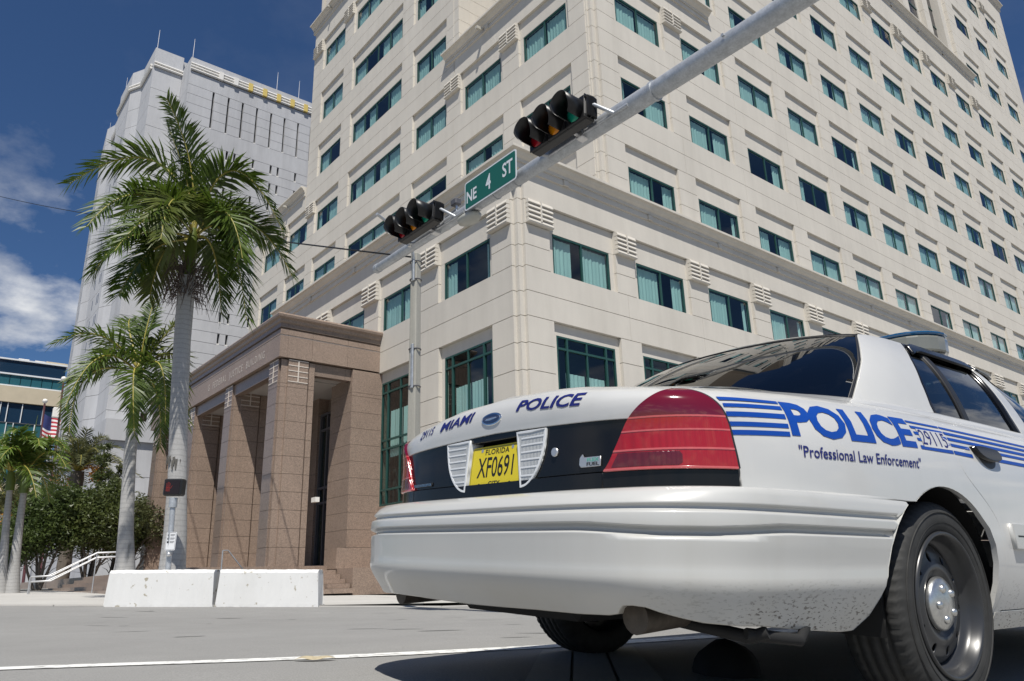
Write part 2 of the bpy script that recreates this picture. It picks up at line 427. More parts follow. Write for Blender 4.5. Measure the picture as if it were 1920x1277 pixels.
# right-hand (street) side of the tower
zp = 13.95
for k, (zh, h) in enumerate(HR):
    if k <= 5: storey(FR, WR, YT+.36, YEND, zh, zp, h, seed=k, brk=False)
    else: storey(FR, [w for w in WR if w[0] > 64], 63.2, YEND, zh, zp if k > 6 else 39.2, h, seed=k, brk=(k == 8))
    zp = zh+.87
a_, b_ = WR[0][1]+.23, WR[1][0]-.23
bracket(FR, (a_+b_)/2, HR[2][0]+.41, (b_-a_)/1.14)
for i in range(5, 12):                                       # brackets under the high cornice
    a_, b_ = WR[i][1]+.23, WR[i+1][0]-.23
    if i < 10: bracket(FR, (a_+b_)/2, HR[5][0]+.41, (b_-a_)/1.14, 1.1)
FR.box('spandrel_panel', M['precast'], 26.3, 65.2, -.30, 0, 37.39, 39.32)
FR.box('spandrel_panel', M['precast'], 65.2, YEND, -.30, 0, 37.39, 39.19)
cornice(FR, 26.3, 65.2, 39.95, .2, .2)
FR.box('spandrel_panel', M['precast'], 63.2, YEND, -.30, 0, 52.1, 54.6)
cornice(FR, 63.2, YEND, 55.2, .3, .3)
# tall dark window strips between slim piers, above the high cornice
for k in range(8):
    y0 = 28.9+k*4.36
    for z in [39.95+1.9*q for q in range(8)]:
        FR.box('strip_pier', M['precast'], y0-1.0, y0+.95, -1.3, -.75, z+G, z+1.9-G)
        FR.box('strip_pier', M['precast'], y0-.6, y0+.55, -.752, -.4, z+G, z+1.9-G)
    for z in [39.95+1.9*q for q in range(8)]:
        c_ = FR.pos(y0+2.17, -.85, z+.95)-OB.location
        f = link('window', cube_mesh(M['slit']), OB, c_, (0, 0, 0), (.06, 2.42, 1.84))
        link('glazing_bar', cube_mesh(M['green']), f, (.6, 0, -.5), None, (1.2, 1, .06))
FR.box('pier_panel', M['precast'], 62.2, 63.2, -1.3, -.25, 39.9, 55)
# left-hand side of the tower (u is measured along -x)
WT = [(18.2, 20.94), (22.58, 25.38), (27.02, 29.82), (31.44, 37.16), (38.86, 41.7)]
WW = [(43.2, 46.0), (47.56, 50.36)]
HL = [(15.35, 1.45), (19.28, 1.45), (23.34, 1.45), (27.5, 1.5), (31.65, 1.55), (36.0, 1.62)]
zp = 13.9
for k, (zh, h) in enumerate(HL):
    w = WT+WW if k < 3 else WT[2:]
    u0 = 17.06 if k < 3 else 26.15
    storey(FT, w, u0, 52.3 if k < 3 else 43.4, zh, zp, h, seed=20+k, four=[i for i, q in enumerate(w) if q[1]-q[0] > 4])
    zp = zh+.87
for a_, b_ in ((20.94+.23, 22.58-.23), (25.38+.23, 27.02-.23)): bracket(FT, (a_+b_)/2, HL[2][0]+.45, (b_-a_)/1.14)
for a_, b_ in ((41.9, 43.0), (46.2, 47.36)): bracket(FT, (a_+b_)/2, HL[2][0]+.45, (b_-a_)/1.14)
FT.box('spandrel_panel', M['precast'], 17.06, 26.1, -.30, 0, 24.22, 25.3)
FT.box('spandrel_panel', M['precast'], 43.5, 52.3, -.30, 0, 24.22, 25.3)
cornice(FT, -XR, 26.5, 25.95, 'm', .3)
cornice(FT, 43.8, 52.3, 25.95, .3, .3)
cornice(FR, YT, 26.3, 25.95, 'm', .2)
for a_, b_ in ((37.16+.23, 38.86-.23), (41.95, 43.3)): bracket(FT, (a_+b_)/2, HL[5][0]+.47, (b_-a_)/1.14, 1.1)
FT.box('spandrel_panel', M['precast'], 26.15, 43.4, -.30, 0, 36.88, 38.4)
cornice(FT, 26.15, 43.4, 39.05, .3, .3)
# block above, slightly set back, and the side of the high part that looks down the street
for z0 in (39.05, 43.0, 47.0):
    FT.box('spandrel_panel', M['precast'], 26.15, 42.3, -.5, -.16, z0+G, z0+2.4)
    for u in (28, 32.4, 36.8, 41.2): FT.box('pier_panel', M['precast'], u-.8, u+.8, -.5, -.16, z0+2.42, z0+4)
    for u in (30.2, 34.6, 39): window(FT, u, z0+3.2, 1.0, 1.0, -.3, seed=int(u*7+z0))
xs_ = -25.75
for z0 in [25.95+.82*i for i in range(18)]:
    PN.add('side_panel', M['precast'], xs_-.3, xs_, 19.1, 30, z0+G, z0+.82-G)
    PN.add('corner_block', M['precast'], xs_-.9, xs_+.02, 18.42, 19.08, z0+G, z0+.82-G)
FNS = link('window', WK, OB, Vector((xs_+.02, 22.2, 28.6))-OB.location, (0, 0, math.pi/2), (.9, 1, 1.1))
for s in (-1, 1): link('pane', PM, FNS, (s*W_/4, .012, 0))
# corner post of the tower, notched back from both sides
for a, zs in ((0, [13.95+.815*i for i in range(15)]),):
    for z0 in zs: PN.add('corner_block', M['precast'], XR-.55, XR-.14, YT+.14, YT+.55, z0+G, z0+.815-G)
    for z0 in zs: PN.add('corner_block', M['precast'], XR-.36, XR-.30, YT+.06, YT+.5, z0+G, z0+.815-G)
# ---- podium
zc_ = [8.2, 9.02, 9.86]
WPR = [(15.82, 18.55)]+[(y-.02, y+2.72) for y in ys]
WPL = [(18.3, 21.0), (22.62, 25.36), (27.0, 29.75), (31.4, 34.2)]
def podium(fc, wins, u0, u1, tag_):
    storey(fc, wins, u0, u1, 11.38, 8.2, 1.48, seed=tag_, brk=True)
    fc.box('spandrel_panel', M['precast'], u0, u1, -.30, 0, 12.27, 13.3)
    # ground storey: tall green windows with side lights and a transom, piers of big blocks
    lo = u0; zs = [0.0, .9, 1.9, 2.9, 3.8, 4.68, 5.56, 6.44, 7.32, 8.2]
    for w in wins:
        pier(fc, lo, w[0]-.2, zs); lo = w[1]+.2
        fc.box('lintel_panel', M['precast'], w[0]-.2, w[1]+.2, -.30, -.14, 7.80, 8.2)
        fc.box('reveal_strip', M['precast'], w[0]-.2, w[0]-.004, -.30, -.141, 3.0, 7.8)
        fc.box('reveal_strip', M['precast'], w[1]+.004, w[1]+.2, -.30, -.141, 3.0, 7.8)
        fc.box('base_panel', M['granite'], w[0]-.2, w[1]+.2, -.30, -.05, 0, 3.05)
        f = link('window', WKG, OB, fc.pos((w[0]+w[1])/2, -.17, 5.44)-OB.location, (0, 0, fc.rotz()), ((w[1]-w[0])/W_, 1, 1))
        for s in (-1, 1):
            link('pane', PMG, f, (s*W_/4, .012, 0))
            if random.Random(w[0]+tag_).random() < .9: link('blind', BLG, f, (s*(.47), .14, .32))
    pier(fc, lo, u1, zs)
WKG = window_kind(W_, 4.72, 1, .46, (.42, 2.28, 2.62, 4.15)); PMG = pane_mesh(W_/2-.04, 4.6); BLG = blind_mesh(.86, 1.78)
podium(FR, WPR, YPD+.32, YEND, 50); podium(FP, WPL, 17.02, 36.0, 60)
cornice(FR, YPD, YEND, 13.93, 'm', .3); cornice(FP, -XR, 36, 13.93, 'm', .3)
bracket(FR, YPD+.32+.60, 11.82, .95); bracket(FP, 17.02+.55, 11.82, .92)
for z0, z1 in [(0, .9), (.9, 1.9), (1.9, 2.9), (2.9, 3.8), (3.8, 4.68), (4.68, 5.56), (5.56, 6.44), (6.44, 7.32), (7.32, 8.2), (8.2, 9.02), (9.02, 9.86), (9.86, 10.62), (10.62, 11.38), (11.38, 12.27), (12.27, 13.3)]:
    PN.add('corner_block', M['precast'], XR-.5, XR-.13, YPD+.13, YPD+.5, z0+G, z0+(z1-z0)-G)
# solid body behind the panels, a hair darker in the joints
def core(x0, x1, y0, y1, z0, z1): MB().box(x0, x1, y0, y1, z0, z1).build('wall_core', M['joint'], OB, -OB.location)
def cavity(fc, u0, u1, z0, z1):
    """dark room behind a run of windows"""
    fc.box('room_back', M['inside'], u0, u1, -1.35, -1.30, z0, z1)
for k, (zh, h) in enumerate(HR):
    u0, u1 = (YT+1, YEND) if k <= 5 else (63.4, YEND)
    cavity(FR, u0, u1, zh-h-.15, zh+.15)
    FR.box('floor_slab', M['inside'], u0, u1, -1.3, -.301, zh+.15, zh+.3); FR.box('floor_slab', M['inside'], u0, u1, -1.3, -.301, zh-h-.3, zh-h-.15)
for k, (zh, h) in enumerate(HL):
    u0, u1 = (17.6, 52) if k < 3 else (26.4, 43.2)
    cavity(FT, u0, u1, zh-h-.15, zh+.15)
    FT.box('floor_slab', M['inside'], u0, u1, -1.3, -.301, zh+.15, zh+.3); FT.box('floor_slab', M['inside'], u0, u1, -1.3, -.301, zh-h-.3, zh-h-.15)
for fc, u1 in ((FR, YEND), (FP, 36)):
    u0 = YPD+1 if fc is FR else 17.8
    cavity(fc, u0, u1, 9.7, 11.6); cavity(fc, u0, u1, 2.8, 8)
    for z in (9.6, 11.6, 8.0, 2.8): fc.box('floor_slab', M['inside'], u0, u1, -1.3, -.301, z, z+.1)
for u in [w[0]-.75 for w in WR]: FR.box('partition', M['inside'], u, u+.06, -1.3, -.302, 13.95, 39)
for u in [w[0]-.75 for w in WR if w[0] > 64]: FR.box('partition', M['inside'], u, u+.06, -1.3, -.302, 39.1, 54)
for u in [w[0]-.8 for w in WPR+[]]: FR.box('partition', M['inside'], u, u+.06, -1.3, -.302, .1, 13.2)
for u in [w[0]-.8 for w in WT+WW]: FT.box('partition', M['inside'], u, u+.06, -1.3, -.302, 13.95, 25)
for u in [w[0]-.8 for w in WT[2:]]+[43]: FT.box('partition', M['inside'], u, u+.06, -1.3, -.302, 26, 38)
for u in [w[0]-.8 for w in WPL]+[35]: FP.box('partition', M['inside'], u, u+.06, -1.3, -.302, .1, 13.2)
# backing strips seen through the joints
for z0, z1 in ((13.95, 39.2),): FR.box('backing_wall', M['joint'], YT+.4, YEND, -.42, -.302, 13.95, 14.0)
MB().box(-36, XR-1.4, YPD+1.4, 80, -.5, 13.9).build('wall_core', M['joint'], OB, -OB.location)
MB().box(-52, XR-1.4, YT+1.4, 79.9, 13.9, 25.8).build('wall_core', M['joint'], OB, -OB.location)
MB().box(-43.3, -25.9, YT+1.4, 79.9, 25.81, 54).build('wall_core', M['joint'], OB, -OB.location)
MB().box(-25.85, XR-1.4, 26.4, 79.9, 25.81, 54.5).build('wall_core', M['joint'], OB, -OB.location)
MB().box(-43.3, XR-.32, YPD+.3, YT+1, 13.3, 13.92).build('roof', M['precast'], OB, -OB.location)
MB().box(-26, XR-.3, YT+.3, 26.4, 25.3, 25.94).build('roof', M['precast'], OB, -OB.location)
for z in [25.96+.82*i for i in range(18)]: PN.add('side_panel', M['precast'], -25.7, XR-.02, 26.35, 26.6, z+G, z+.82-G)
# end walls
for z in range(0, 54, 4): PN.add('side_panel', M['precast'], -43, XR-.3, 79.9, 80, z+G, z+4-G)
for z in range(14, 26, 4): PN.add('side_panel', M['precast'], -52.3, -52.0, YT+.3, 60, z+G, z+4-G)
for z in range(26, 54, 4): PN.add('side_panel', M['precast'], -43.4, -43.1, YT+.3, 60, z+G, z+4-G)
# security cameras on the cornices
def wall_camera(p, rz):
    mb = MB(); mb.tube([(0, 0, 0), (0, -.16, -.02)], .02, 6); mb.box(-.07, .07, -.42, -.12, -.09, .06)
    o = mb.build('wall_camera', CAMM, None, p, (0, 0, rz)); return o
CAMM = mat('camera_housing', (.45, .43, .38), .5)
PN.flush()
tag(wall_camera(FT.pos(23.62, .06, 25.45), 0), 'small camera on the tower cornice to the left of the street sign', 'camera', 'cameras on the cornices')
tag(wall_camera(FT.pos(40.75, .06, 38.75), 0), 'small camera high on the cornice at the far left end of the tower', 'camera', 'cameras on the cornices')
tag(wall_camera(FT.pos(46.1, .06, 25.5), 0), 'small camera on the cornice of the low left wing, behind the palm', 'camera', 'cameras on the cornices')
# ================================================================ ground sheets
M['asphalt'] = mat('worn_asphalt', (.235, .232, .222), .92, noise=[(.25, .07, 4, (1, 1, 1)), (140, .22, 3, (1, 1, 1)), (1.6, .05, 5, (1, 1, 1))], bump=(180, .35, .006))
M['walk'] = mat('sidewalk_concrete', (.44, .43, .405), .9, noise=[(.5, .07, 4, (1, 1, 1)), (60, .06, 3, (1, 1, 1))], bump=(90, .15, .004))
M['slab'] = mat('gutter_concrete', (.33, .32, .30), .92, noise=[(.8, .12, 4, (1, 1, 1)), (70, .1, 3, (1, 1, 1))], bump=(90, .2, .005))
def paint_wear(t, g, cur, base, p):
    f = noisenode(t, g.outputs['Position'], 14, 6, (1, 1, 1), .52, .64)
    return mixnode(t, f, cur, (.30, .30, .29))
M['roadpaint'] = mat('road_paint', (.70, .70, .67), .8, noise=[(30, .06, 4, (1, 1, 1))], build=paint_wear)
M['patch'] = mat('tar_patch', (.13, .13, .126), .9, noise=[(20, .2, 3, (1, 1, 1))])
GXS = [-1600, -600, -300, -150, -80, -60, -50, -42, -35, -30, -26, -23, -21, -19, -17.5, -16, -15, -14, -13, -12, -11, -10, -9, -8, -7, -6, -5.4, -4.9, -4.5, -4.1, -3.8, -3.5, -3.25, -3.1, -2.95, -2.8, -2.5, -2.1, -1.6, -1, -.4, 0, .2, .45, .8, 1.6, 3, 6, 10, 16, 30, 80, 250, 800]
GYS = [-1200, -400, -150, -60, -30, -18, -12, -8, -6, -4.5, -3.2, -2.2, -1.2, -.6, 0, .6, 1.2, 1.8, 2.3, 2.87, 3.4, 4, 4.7, 5.5, 6.3, 7.2, 8.2, 9.5, 11, 13, 16, 20, 26, 36, 55, 100, 200, 500, 1400]
gm = MB(); ny = len(GYS)
gm.add([(x, y, road_z(x, y)) for x in GXS for y in GYS],
       [(i*ny+j, (i+1)*ny+j, (i+1)*ny+j+1, i*ny+j+1) for i in range(len(GXS)-1) for j in range(ny-1)], True)
tag(gm.build('road', M['asphalt']), kind='structure')
def resample(pts, step):
    out_ = []
    for a, b in zip(pts[:-1], pts[1:]):
        k = max(1, int(math.hypot(b[0]-a[0], b[1]-a[1])/step))
        out_ += [(a[0]+(b[0]-a[0])*i/k, a[1]+(b[1]-a[1])*i/k) for i in range(k)]
    return out_+[pts[-1]]
def strip(left, right, name, m, dz=.004, kind='structure', step=.35, parent=None, zf=None, rows=2):
    """thin sheet between two polylines with the same number of points, laid on the ground"""
    zf = zf or road_z; n = 24
    def at(pl, t):
        L_ = [0]
        for a, b in zip(pl[:-1], pl[1:]): L_.append(L_[-1]+math.hypot(b[0]-a[0], b[1]-a[1]))
        d = t*L_[-1]
        for k in range(len(pl)-1):
            if d <= L_[k+1]+1e-9:
                u = (d-L_[k])/max(L_[k+1]-L_[k], 1e-9); return (pl[k][0]+(pl[k+1][0]-pl[k][0])*u, pl[k][1]+(pl[k+1][1]-pl[k][1])*u)
        return pl[-1]
    V = []; F = []
    for i in range(n+1):
        a, b = at(left, i/n), at(right, i/n)
        for k in range(rows+1):
            u = k/rows; x, y = a[0]+(b[0]-a[0])*u, a[1]+(b[1]-a[1])*u
            V.append((x, y, zf(x, y)+dz))
    for i in range(n):
        for k in range(rows): F.append((i*(rows+1)+k, (i+1)*(rows+1)+k, (i+1)*(rows+1)+k+1, i*(rows+1)+k+1))
    o = MB().add(V, F, True).build(name, m, parent)
    if kind: tag(o, kind=kind)
    return o
# kerb line across the corner, and the raised pavement behind it
KERB = [(-60, -46), (-34, -15.3), (-24.4, -4.1), (-20.5, .45), (-16.2, 5.55), (-13.3, 9.0), (-11.6, 11.4), (-10.8, 14), (-10.6, 30), (-10.6, 120)]
BACK = [(-110, -20), (-75, 4), (-48, 9), (-36, 8.5), (-26, 9), (-24.2, 13.5), (-17.5, 15), (-16.6, 17), (-16.6, 40), (-16.6, 120)]
strip(KERB, BACK, 'pavement', M['walk'], 0, zf=walk_z, rows=10)
strip([(-110, -20), (-75, 4), (-48, 9), (-36, 8.5)], [(-140, 20), (-100, 40), (-60, 60), (-52, 20)], 'plaza', M['walk'], 0, zf=walk_z)
kb = MB(); kk = resample(KERB[1:8], 3.0)
for (x0, y0), (x1, y1) in zip(kk[:-1], kk[1:]):
    d = Vector((x1-x0, y1-y0)); L_ = d.length; d /= L_; n = Vector((d.y, -d.x))
    p = Vector((x0, y0))+d*.008; q = Vector((x1, y1))-d*.008
    vs_ = []
    for v in (p, q):
        for o_, top in ((.03, 1), (.015, 1), (-.15, 1)):
            w = v+n*o_; vs_.append((w.x, w.y, walk_z(w.x, w.y)+(.004 if o_ < .02 else -.012)))
        w = v+n*.03; vs_.append((w.x, w.y, road_z(w.x, w.y)-.05))
    kb.add(vs_, [(0, 1, 5, 4), (1, 2, 6, 5), (3, 0, 4, 7)])
tag(kb.build('kerb', M['slab'], fix=False), kind='structure')
# white edge line, running from the left foreground under the car
ll = [(-6.6, -3.8), (-5.3, -1.2), (-4.47, .55), (-3.9, 1.5), (-3.66, 2.0), (-3.37, 2.9), (-3.2, 3.5), (-3.08, 4.3), (-2.9, 5.6), (-2.7, 8)]
strip([(x-.115, y-.04) for x, y in ll], [(x+.115, y+.04) for x, y in ll], 'lane_line', M['roadpaint'], .004)
# cast concrete strip beside it, three slabs wide
A0, A1 = Vector((-3.18, 2.78)), Vector((-1.0, .58)); B0, B1 = Vector((-3.0, 3.28)), Vector((-.42, .96))
for k in range(3):
    u0, u1 = k/3+.012, (k+1)/3-.012
    strip([A0.lerp(B0, u0)[:], A1.lerp(B1, u0)[:]], [A0.lerp(B0, u1)[:], A1.lerp(B1, u1)[:]], 'gutter_slab', M['slab'], .006)
# dark tar marks and small patches on the asphalt
rg = random.Random(11)
tm = MB()
for i in range(34):
    d = rg.uniform(5, 14.5); a = rg.uniform(-.55, .35); fx, fy = -.77, .64
    x = fx*d-fy*d*a; y = fy*d+fx*d*a*-1
    x = fx*d+.64*d*a; y = fy*d+.77*d*a
    L_ = rg.uniform(.04, .28); w = rg.uniform(.012, .05); an = math.atan2(.77, .64)+rg.uniform(-.35, .35)
    n = 9; V = []
    for k in range(n):
        t = 2*math.pi*k/n; r = rg.uniform(.6, 1)
        px, py = math.cos(t)*L_*r, math.sin(t)*w*r
        X_, Y_ = x+px*math.cos(an)-py*math.sin(an), y+px*math.sin(an)+py*math.cos(an)
        V.append((X_, Y_, road_z(X_, Y_)+.0035))
    tm.add(V, [tuple(range(n))])
tag(tm.build('tar_marks', M['patch'], fix=False), kind='stuff')
SWZ = .07
# ================================================================ granite porch
PX, PY = -25.34, 10.1
PT = empty('granite_porch', (PX, PY, 0), 'brown granite entrance porch with tall square piers and carved name on its beam', 'porch')
PP = Panels(PT)
GR = M['granite']; GP = M['granite_pol']
FZ = .98                                                     # porch floor
courses = [FZ+.0]+[FZ+.62+.62*i for i in range(11)]
courses = [c for c in courses if c < 7.2]+[7.32, 8.2]
def fin(x0, x1, y0, y1):
    """a deep pier of stacked granite blocks: core, raised middle strip on each face"""
    for z0, z1 in zip(courses[:-1], courses[1:]):
        PP.add('granite_block', GR, x0+.10, x1-.10, y0+.02, y1, z0+.005, z1-.005)
        # corner strips set back, raised panels on the faces
        w = x1-x0
        PP.add('granite_slab', GP, x0+.22, x1-.22, y0-.05, y0+.018, z0+.006, z1-.006)
        d = y1-y0
        PP.add('granite_slab', GR, x1-.099, x1-.02, y0+.26, min(y0+1.02, y1), z0+.006, z1-.006)
        if y0+1.3 < y1: PP.add('granite_slab', GR, x1-.099, x1-.06, y0+1.08, y1-.02, z0+.006, z1-.006)
    # light inlaid grid near the top
    for i in range(5):
        z = 7.38+i*.2
        PP.add('inlay', M['inlay'], x0+.22, x1-.22, y0-.062, y0-.051, z, z+.03)
        PP.add('inlay', M['inlay'], x1-.019, x1-.006, y0+.26, y0+1.02, z, z+.03)
    PP.add('inlay', M['inlay'], (x0+x1)/2-.02, (x0+x1)/2+.02, y0-.068, y0-.0515, 7.40, 8.2)
    PP.add('inlay', M['inlay'], x1-.0185, x1-.001, y0+.62, y0+.66, 7.40, 8.2)
fin(-26.62, -25.38, 10.24, 11.55)
for xa, xb in ((-31.25, -30.0), (-36.0, -34.75), (-41.7, -40.45)): fin(xa, xb, 10.24, 13.2)
# beam: lower soffit beam, fascia of slabs, moulded top
ex0, ex1 = -42.0, PX
def beam(z0, z1, inset, m, name='granite_slab', joints=4.7, off=0):
    xs = [ex0+inset]
    x = ex1-off-1.2
    cut = []
    while x > ex0+1: cut.append(x); x -= joints
    cut = [ex0+inset]+sorted(cut)+[ex1-inset]
    for a, b in zip(cut[:-1], cut[1:]): PP.add(name, m, a+.005, b-.005, PY+inset, PY+inset+.3, z0+.004, z1-.004)
    yc = [PY+inset+.3, PY+1.25, PY+2.7, 14.2]
    for a, b in zip(yc[:-1], yc[1:]): PP.add(name, m, ex1-inset-.3, ex1-inset, a+.005, b-.005, z0+.004, z1-.004)
beam(7.76, 8.22, .16, GP)
beam(8.25, 9.06, 0, GR); beam(9.06, 9.10, .02, M['inlay'], 'inlay', 60); beam(9.1, 9.3, 0, GR)
beam(9.3, 9.36, .05, GP, 'granite_slab', 60); beam(9.36, 9.52, -.03, GP)
cp = MB(); prof = [(-.03, 9.52), (-.08, 9.56), (-.10, 9.66), (-.19, 9.72), (-.21, 9.80), (-.18, 9.86), (.6, 9.88), (.6, 9.52)]
def ring(off): return [(ex0-.2, PY+off), (ex1-off, PY+off), (ex1-off, 14.2)]
V = []; F = []
for o_, z in prof:
    for x, y in ring(o_): V.append((x-PX, y-PY, z))
n = len(prof)
for i in range(n):
    for k in range(2): F.append((i*3+k, i*3+k+1, ((i+1) % n)*3+k+1, ((i+1) % n)*3+k))
cp.add(V, F); cp.build('coping', GR, PT)
MB().box(ex0-PX+.3, -.3, .3, 14.18-PY, 8.3, 9.5).build('roof_core', GR, PT)
MB().box(ex0-PX+.3, -.36, .36, 14.18-PY, 7.9, 8.0).build('ceiling', M['ceiling'], PT)
for x in (-27.9, -32.9, -38):
    MB().box(x-1.2-PX, x+1.2-PX, 1.2, 3.0, 7.86, 7.93).build('ceiling_panel', M['ceiling'], PT)
# back wall with doors and glazing, right-hand return pier
for i, (a, b) in enumerate(((-27.1, -25.36), (-31.3, -29.3), (-36.2, -34.6), (-41.9, -40.2))):
    for z0, z1 in zip(courses[:-1], courses[1:]): PP.add('granite_block', GR, a, b, 13.55 if i else 13.05, 14.6, z0+.005, z1-.005)
PP.add('granite_block', GP, -42, -25.4, 14.0, 14.6, 7.2, 7.9)
def doorway(x0, x1, y, parent, green=False):
    fr = M['green'] if green else M['dark_frame']; z0, z1 = FZ+.02, 7.2
    mb = MB(); w = .09
    for x in (x0, x0+.62, x1-.62, x1-w): mb.box(x, x+w, y-.1, y+.05, z0, z1)
    for z in (z0, z0+2.45, z0+3.05, z1-.75, z1-w): mb.box(x0+w, x1-w, y-.09, y+.045, z, z+w)
    mb.box((x0+x1)/2-.05, (x0+x1)/2+.05, y-.085, y+.04, z0+w, z0+2.45)
    o = mb.build('glazed_screen', fr, parent, -parent.location)
    for a, b in ((x0+w, x0+.62), (x0+.71, x1-.62), (x1-.53, x1-w)):
        link('pane', MB().add([(a, y, z0), (b, y, z0), (b, y, z1), (a, y, z1)], [(0, 1, 2, 3)]).mesh('pane_sheet', M['glass']), o)
doorway(-29.3, -27.1, 13.75, PT); doorway(-34.6, -31.3, 13.9, PT, True); doorway(-40.2, -36.2, 13.9, PT)
PP.add('granite_block', M['inside'], -42, -26, 15.4, 15.5, .9, 8)
# floor, steps along the front and at the right-hand side
PP.add('porch_floor', GR, -60, -25.30, 7.7, 14.5, .5, FZ)
for i in range(5):
    z = SWZ+(FZ-SWZ)*(i+1)/6.0
    for k, (a, b) in enumerate(((-44.5+i*.9, -38), (-38, -33), (-33, -28), (-28, -24.2-.0))):
        PP.add('step', GR, a, b-.008, 5.9+i*.36, 7.7, z-(FZ-SWZ)/6+.001, z-.004)
    PP.add('step', GR, -25.3, -24.95+1.75-i*.35, 11.0, 12.3, z-(FZ-SWZ)/6+.001, z-.004)
PP.add('granite_block', GR, -25.29, -23.2, 7.7, 10.9, 0, .5)
# cheek walls beside the side steps
PP.add('cheek_wall', GR, -25.2, -23.45, 12.34, 17.2, 0, .86)
PP.add('cheek_wall', GR, -25.32, -24.6, 12.30, 14.19, .862, 1.55)
PP.flush()
def carve(txt, h, zc, xr, m):
    co, f, w, hh = text_mesh(txt, 1.0, 1.0, 0, 0.0, 0.0, 1.35)
    s = h/hh*1.0
    mb = MB(); mb.add([(xr-PX-w*s*.80+q[0]*s*.80, -.012, zc+q[1]*s-h/2) for q in co], f); mb.build('inscription', m, PT)
carve('G  FEDERAL  JUSTICE  BUILDING', .38, 8.62, -26.75, M['inlay'])
# handrails
M['steel'] = mat('brushed_steel', (.62, .62, .62), .35, .8)
def rail(x, pts, label, group=None):
    mb = MB()
    for dz in (0, -.16): mb.tube([(x, y, z+dz) for y, z in pts], .022, 8)
    for y, z in (pts[0], pts[2], pts[-1]): mb.tube([(x, y, z), (x, y, SWZ if y < 5.9 else min(FZ, SWZ+(y-5.5)*.42))], .022, 8)
    o = mb.build('handrail', M['steel']); tag(o, label, 'handrail', group)
rail(-30.4, [(4.15, .86), (4.75, .88), (6.05, 1.62), (7.0, 1.66)], 'steel stair handrail climbing the granite steps left of the white barriers', )
rail(-30.9, [(4.25, .88), (4.75, .90), (6.15, 1.66), (7.1, 1.70)], 'second stair handrail close behind the first at the left steps')
mb = MB(); mb.tube([(-24.5, 8.39, 1.45), (-24.5, 8.55, 1.46), (-24.5, 9.05, .90), (-24.5, 9.05, .45)], .022, 8); mb.tube([(-24.5, 8.39, 1.45), (-24.5, 8.39, .45)], .022, 8)
tag(mb.build('handrail', M['steel']), 'short grey handrail in front of the second granite pier', 'handrail')
# ================================================================ grey concrete tower behind
GB = empty('detention_tower', (-75, 14.1, 0), 'pale grey concrete tower with narrow slit windows behind the palms', 'building')
GPn = Panels(GB, 290); GC = M['greyc']
XM, XC = -72.0, -75.0                                        # main face, corner block face
ROWS = [44.0, 41.8, 39.6, 37.4, 35.2, 33.0, 30.8, 28.5, 26.2, 24.0, 21.8, 19.6, 17.4]
PAIR = [21.55, 22.35, 24.35, 26.3, 27.1, 29.1, 31.1, 31.9, 33.9, 35.9, 36.7, 38.7, 40.7, 41.5]
TALL = [19.6, 21.2, 22.72, 24.3, 25.9, 27.45, 29.05, 30.6, 32.2, 33.8, 35.4, 37, 38.6, 40.2, 41.8]
YE = 46.0
def band(x, y0, y1, z0, z1, slits=(), w=.24, name='wall_panel'):
    ys_ = [y0]
    for s in slits: ys_ += [s-w/2, s+w/2]
    ys_.append(y1)
    for a, b in zip(ys_[0::2], ys_[1::2]): GPn.add(name, GC, x-.5, x, a, b, z0+.02, z1-.02)
    for s in slits:
        GPn.add('slit_glass', M['slit'], x-.46, x-.38, s-w/2, s+w/2, z0, z1)
# main face, looking down the street
zt = 50.4
for z0, z1 in ((50.4, 52.0), (53.0, 53.7)): band(XM, 17, YE, z0, z1)
GPn.add('wall_panel', GC, XM-.5, XM-.1, 17, YE, 52.0, 53.0)
for i in range(4): band(XM, 17, YE, 46.0+i*1.1, 47.1+i*1.1, TALL, .22)
for k in range(15):
    GPn.add('sill', M['sill'], XM-.37, XM-.01, TALL[k]-.11, TALL[k]+.11, 45.95, 46.06)
z = 46.0
for r in ROWS:
    if z-r > .1: band(XM, 17, YE, r, z)
    sl = PAIR if r > 30 else [s+.9 for s in PAIR]
    band(XM, 17, YE, r-1.12, r, sl)
    for s in sl:
        mbp = [(XM-.37, s-.12), (XM-.005, s-.12)]
        GPn.add('sill', M['sill'], XM-.36, XM-.004, s-.12, s+.12, r-1.2, r-1.02)
    z = r-1.12
for k in range(8): band(XM, 17, YE, max(0, z-2.2*(k+1)), z-2.2*k)
# moulded pipe band with yellow clamps under the parapet
M['yellow'] = mat('yellow_clamp', (.62, .47, .13), .6)
for zz in (52.22, 52.55, 52.86): 
    mb = MB(); mb.tube([(XM+.10-GB.location.x, 17-14.1, zz), (XM+.10-GB.location.x, YE-14.1, zz)], .13, 8); mb.build('pipe', M['sill'], GB)
for i in range(12):
    GPn.add('clamp', M['yellow'] if i > 1 else M['sill'], XM, XM+.32, 19.9+i*1.6, 20.35+i*1.6, 52.08, 53.0)
# return face and corner block
for zz in range(16, 52, 2): GPn.add('wall_panel', GC, XC, XM-.51, 17.0, 17.5, zz+.02, zz+1.98)
GPn.add('wall_panel', GC, XC, XM-.51, 17.0, 17.5, 52, 53.7)
zl = [0, 4, 8, 12, 16, 18.3, 20.6, 22.9, 25.2, 27.5, 29.8, 32.1, 34.4, 36.7, 39, 41.3, 43.6, 45.9, 48.2, 50.4, 53.0, 55.4]
for a, b in zip(zl[:-1], zl[1:]): GPn.add('wall_panel', GC, XC-.5, XC, 14.1, 16.99, a+.02, b-.02)
for zz in (53.1, 53.45):
    mb = MB(); mb.tube([(.12, 0, zz), (.12, 2.9, zz)], .13, 8); mb.build('pipe', M['sill'], GB)
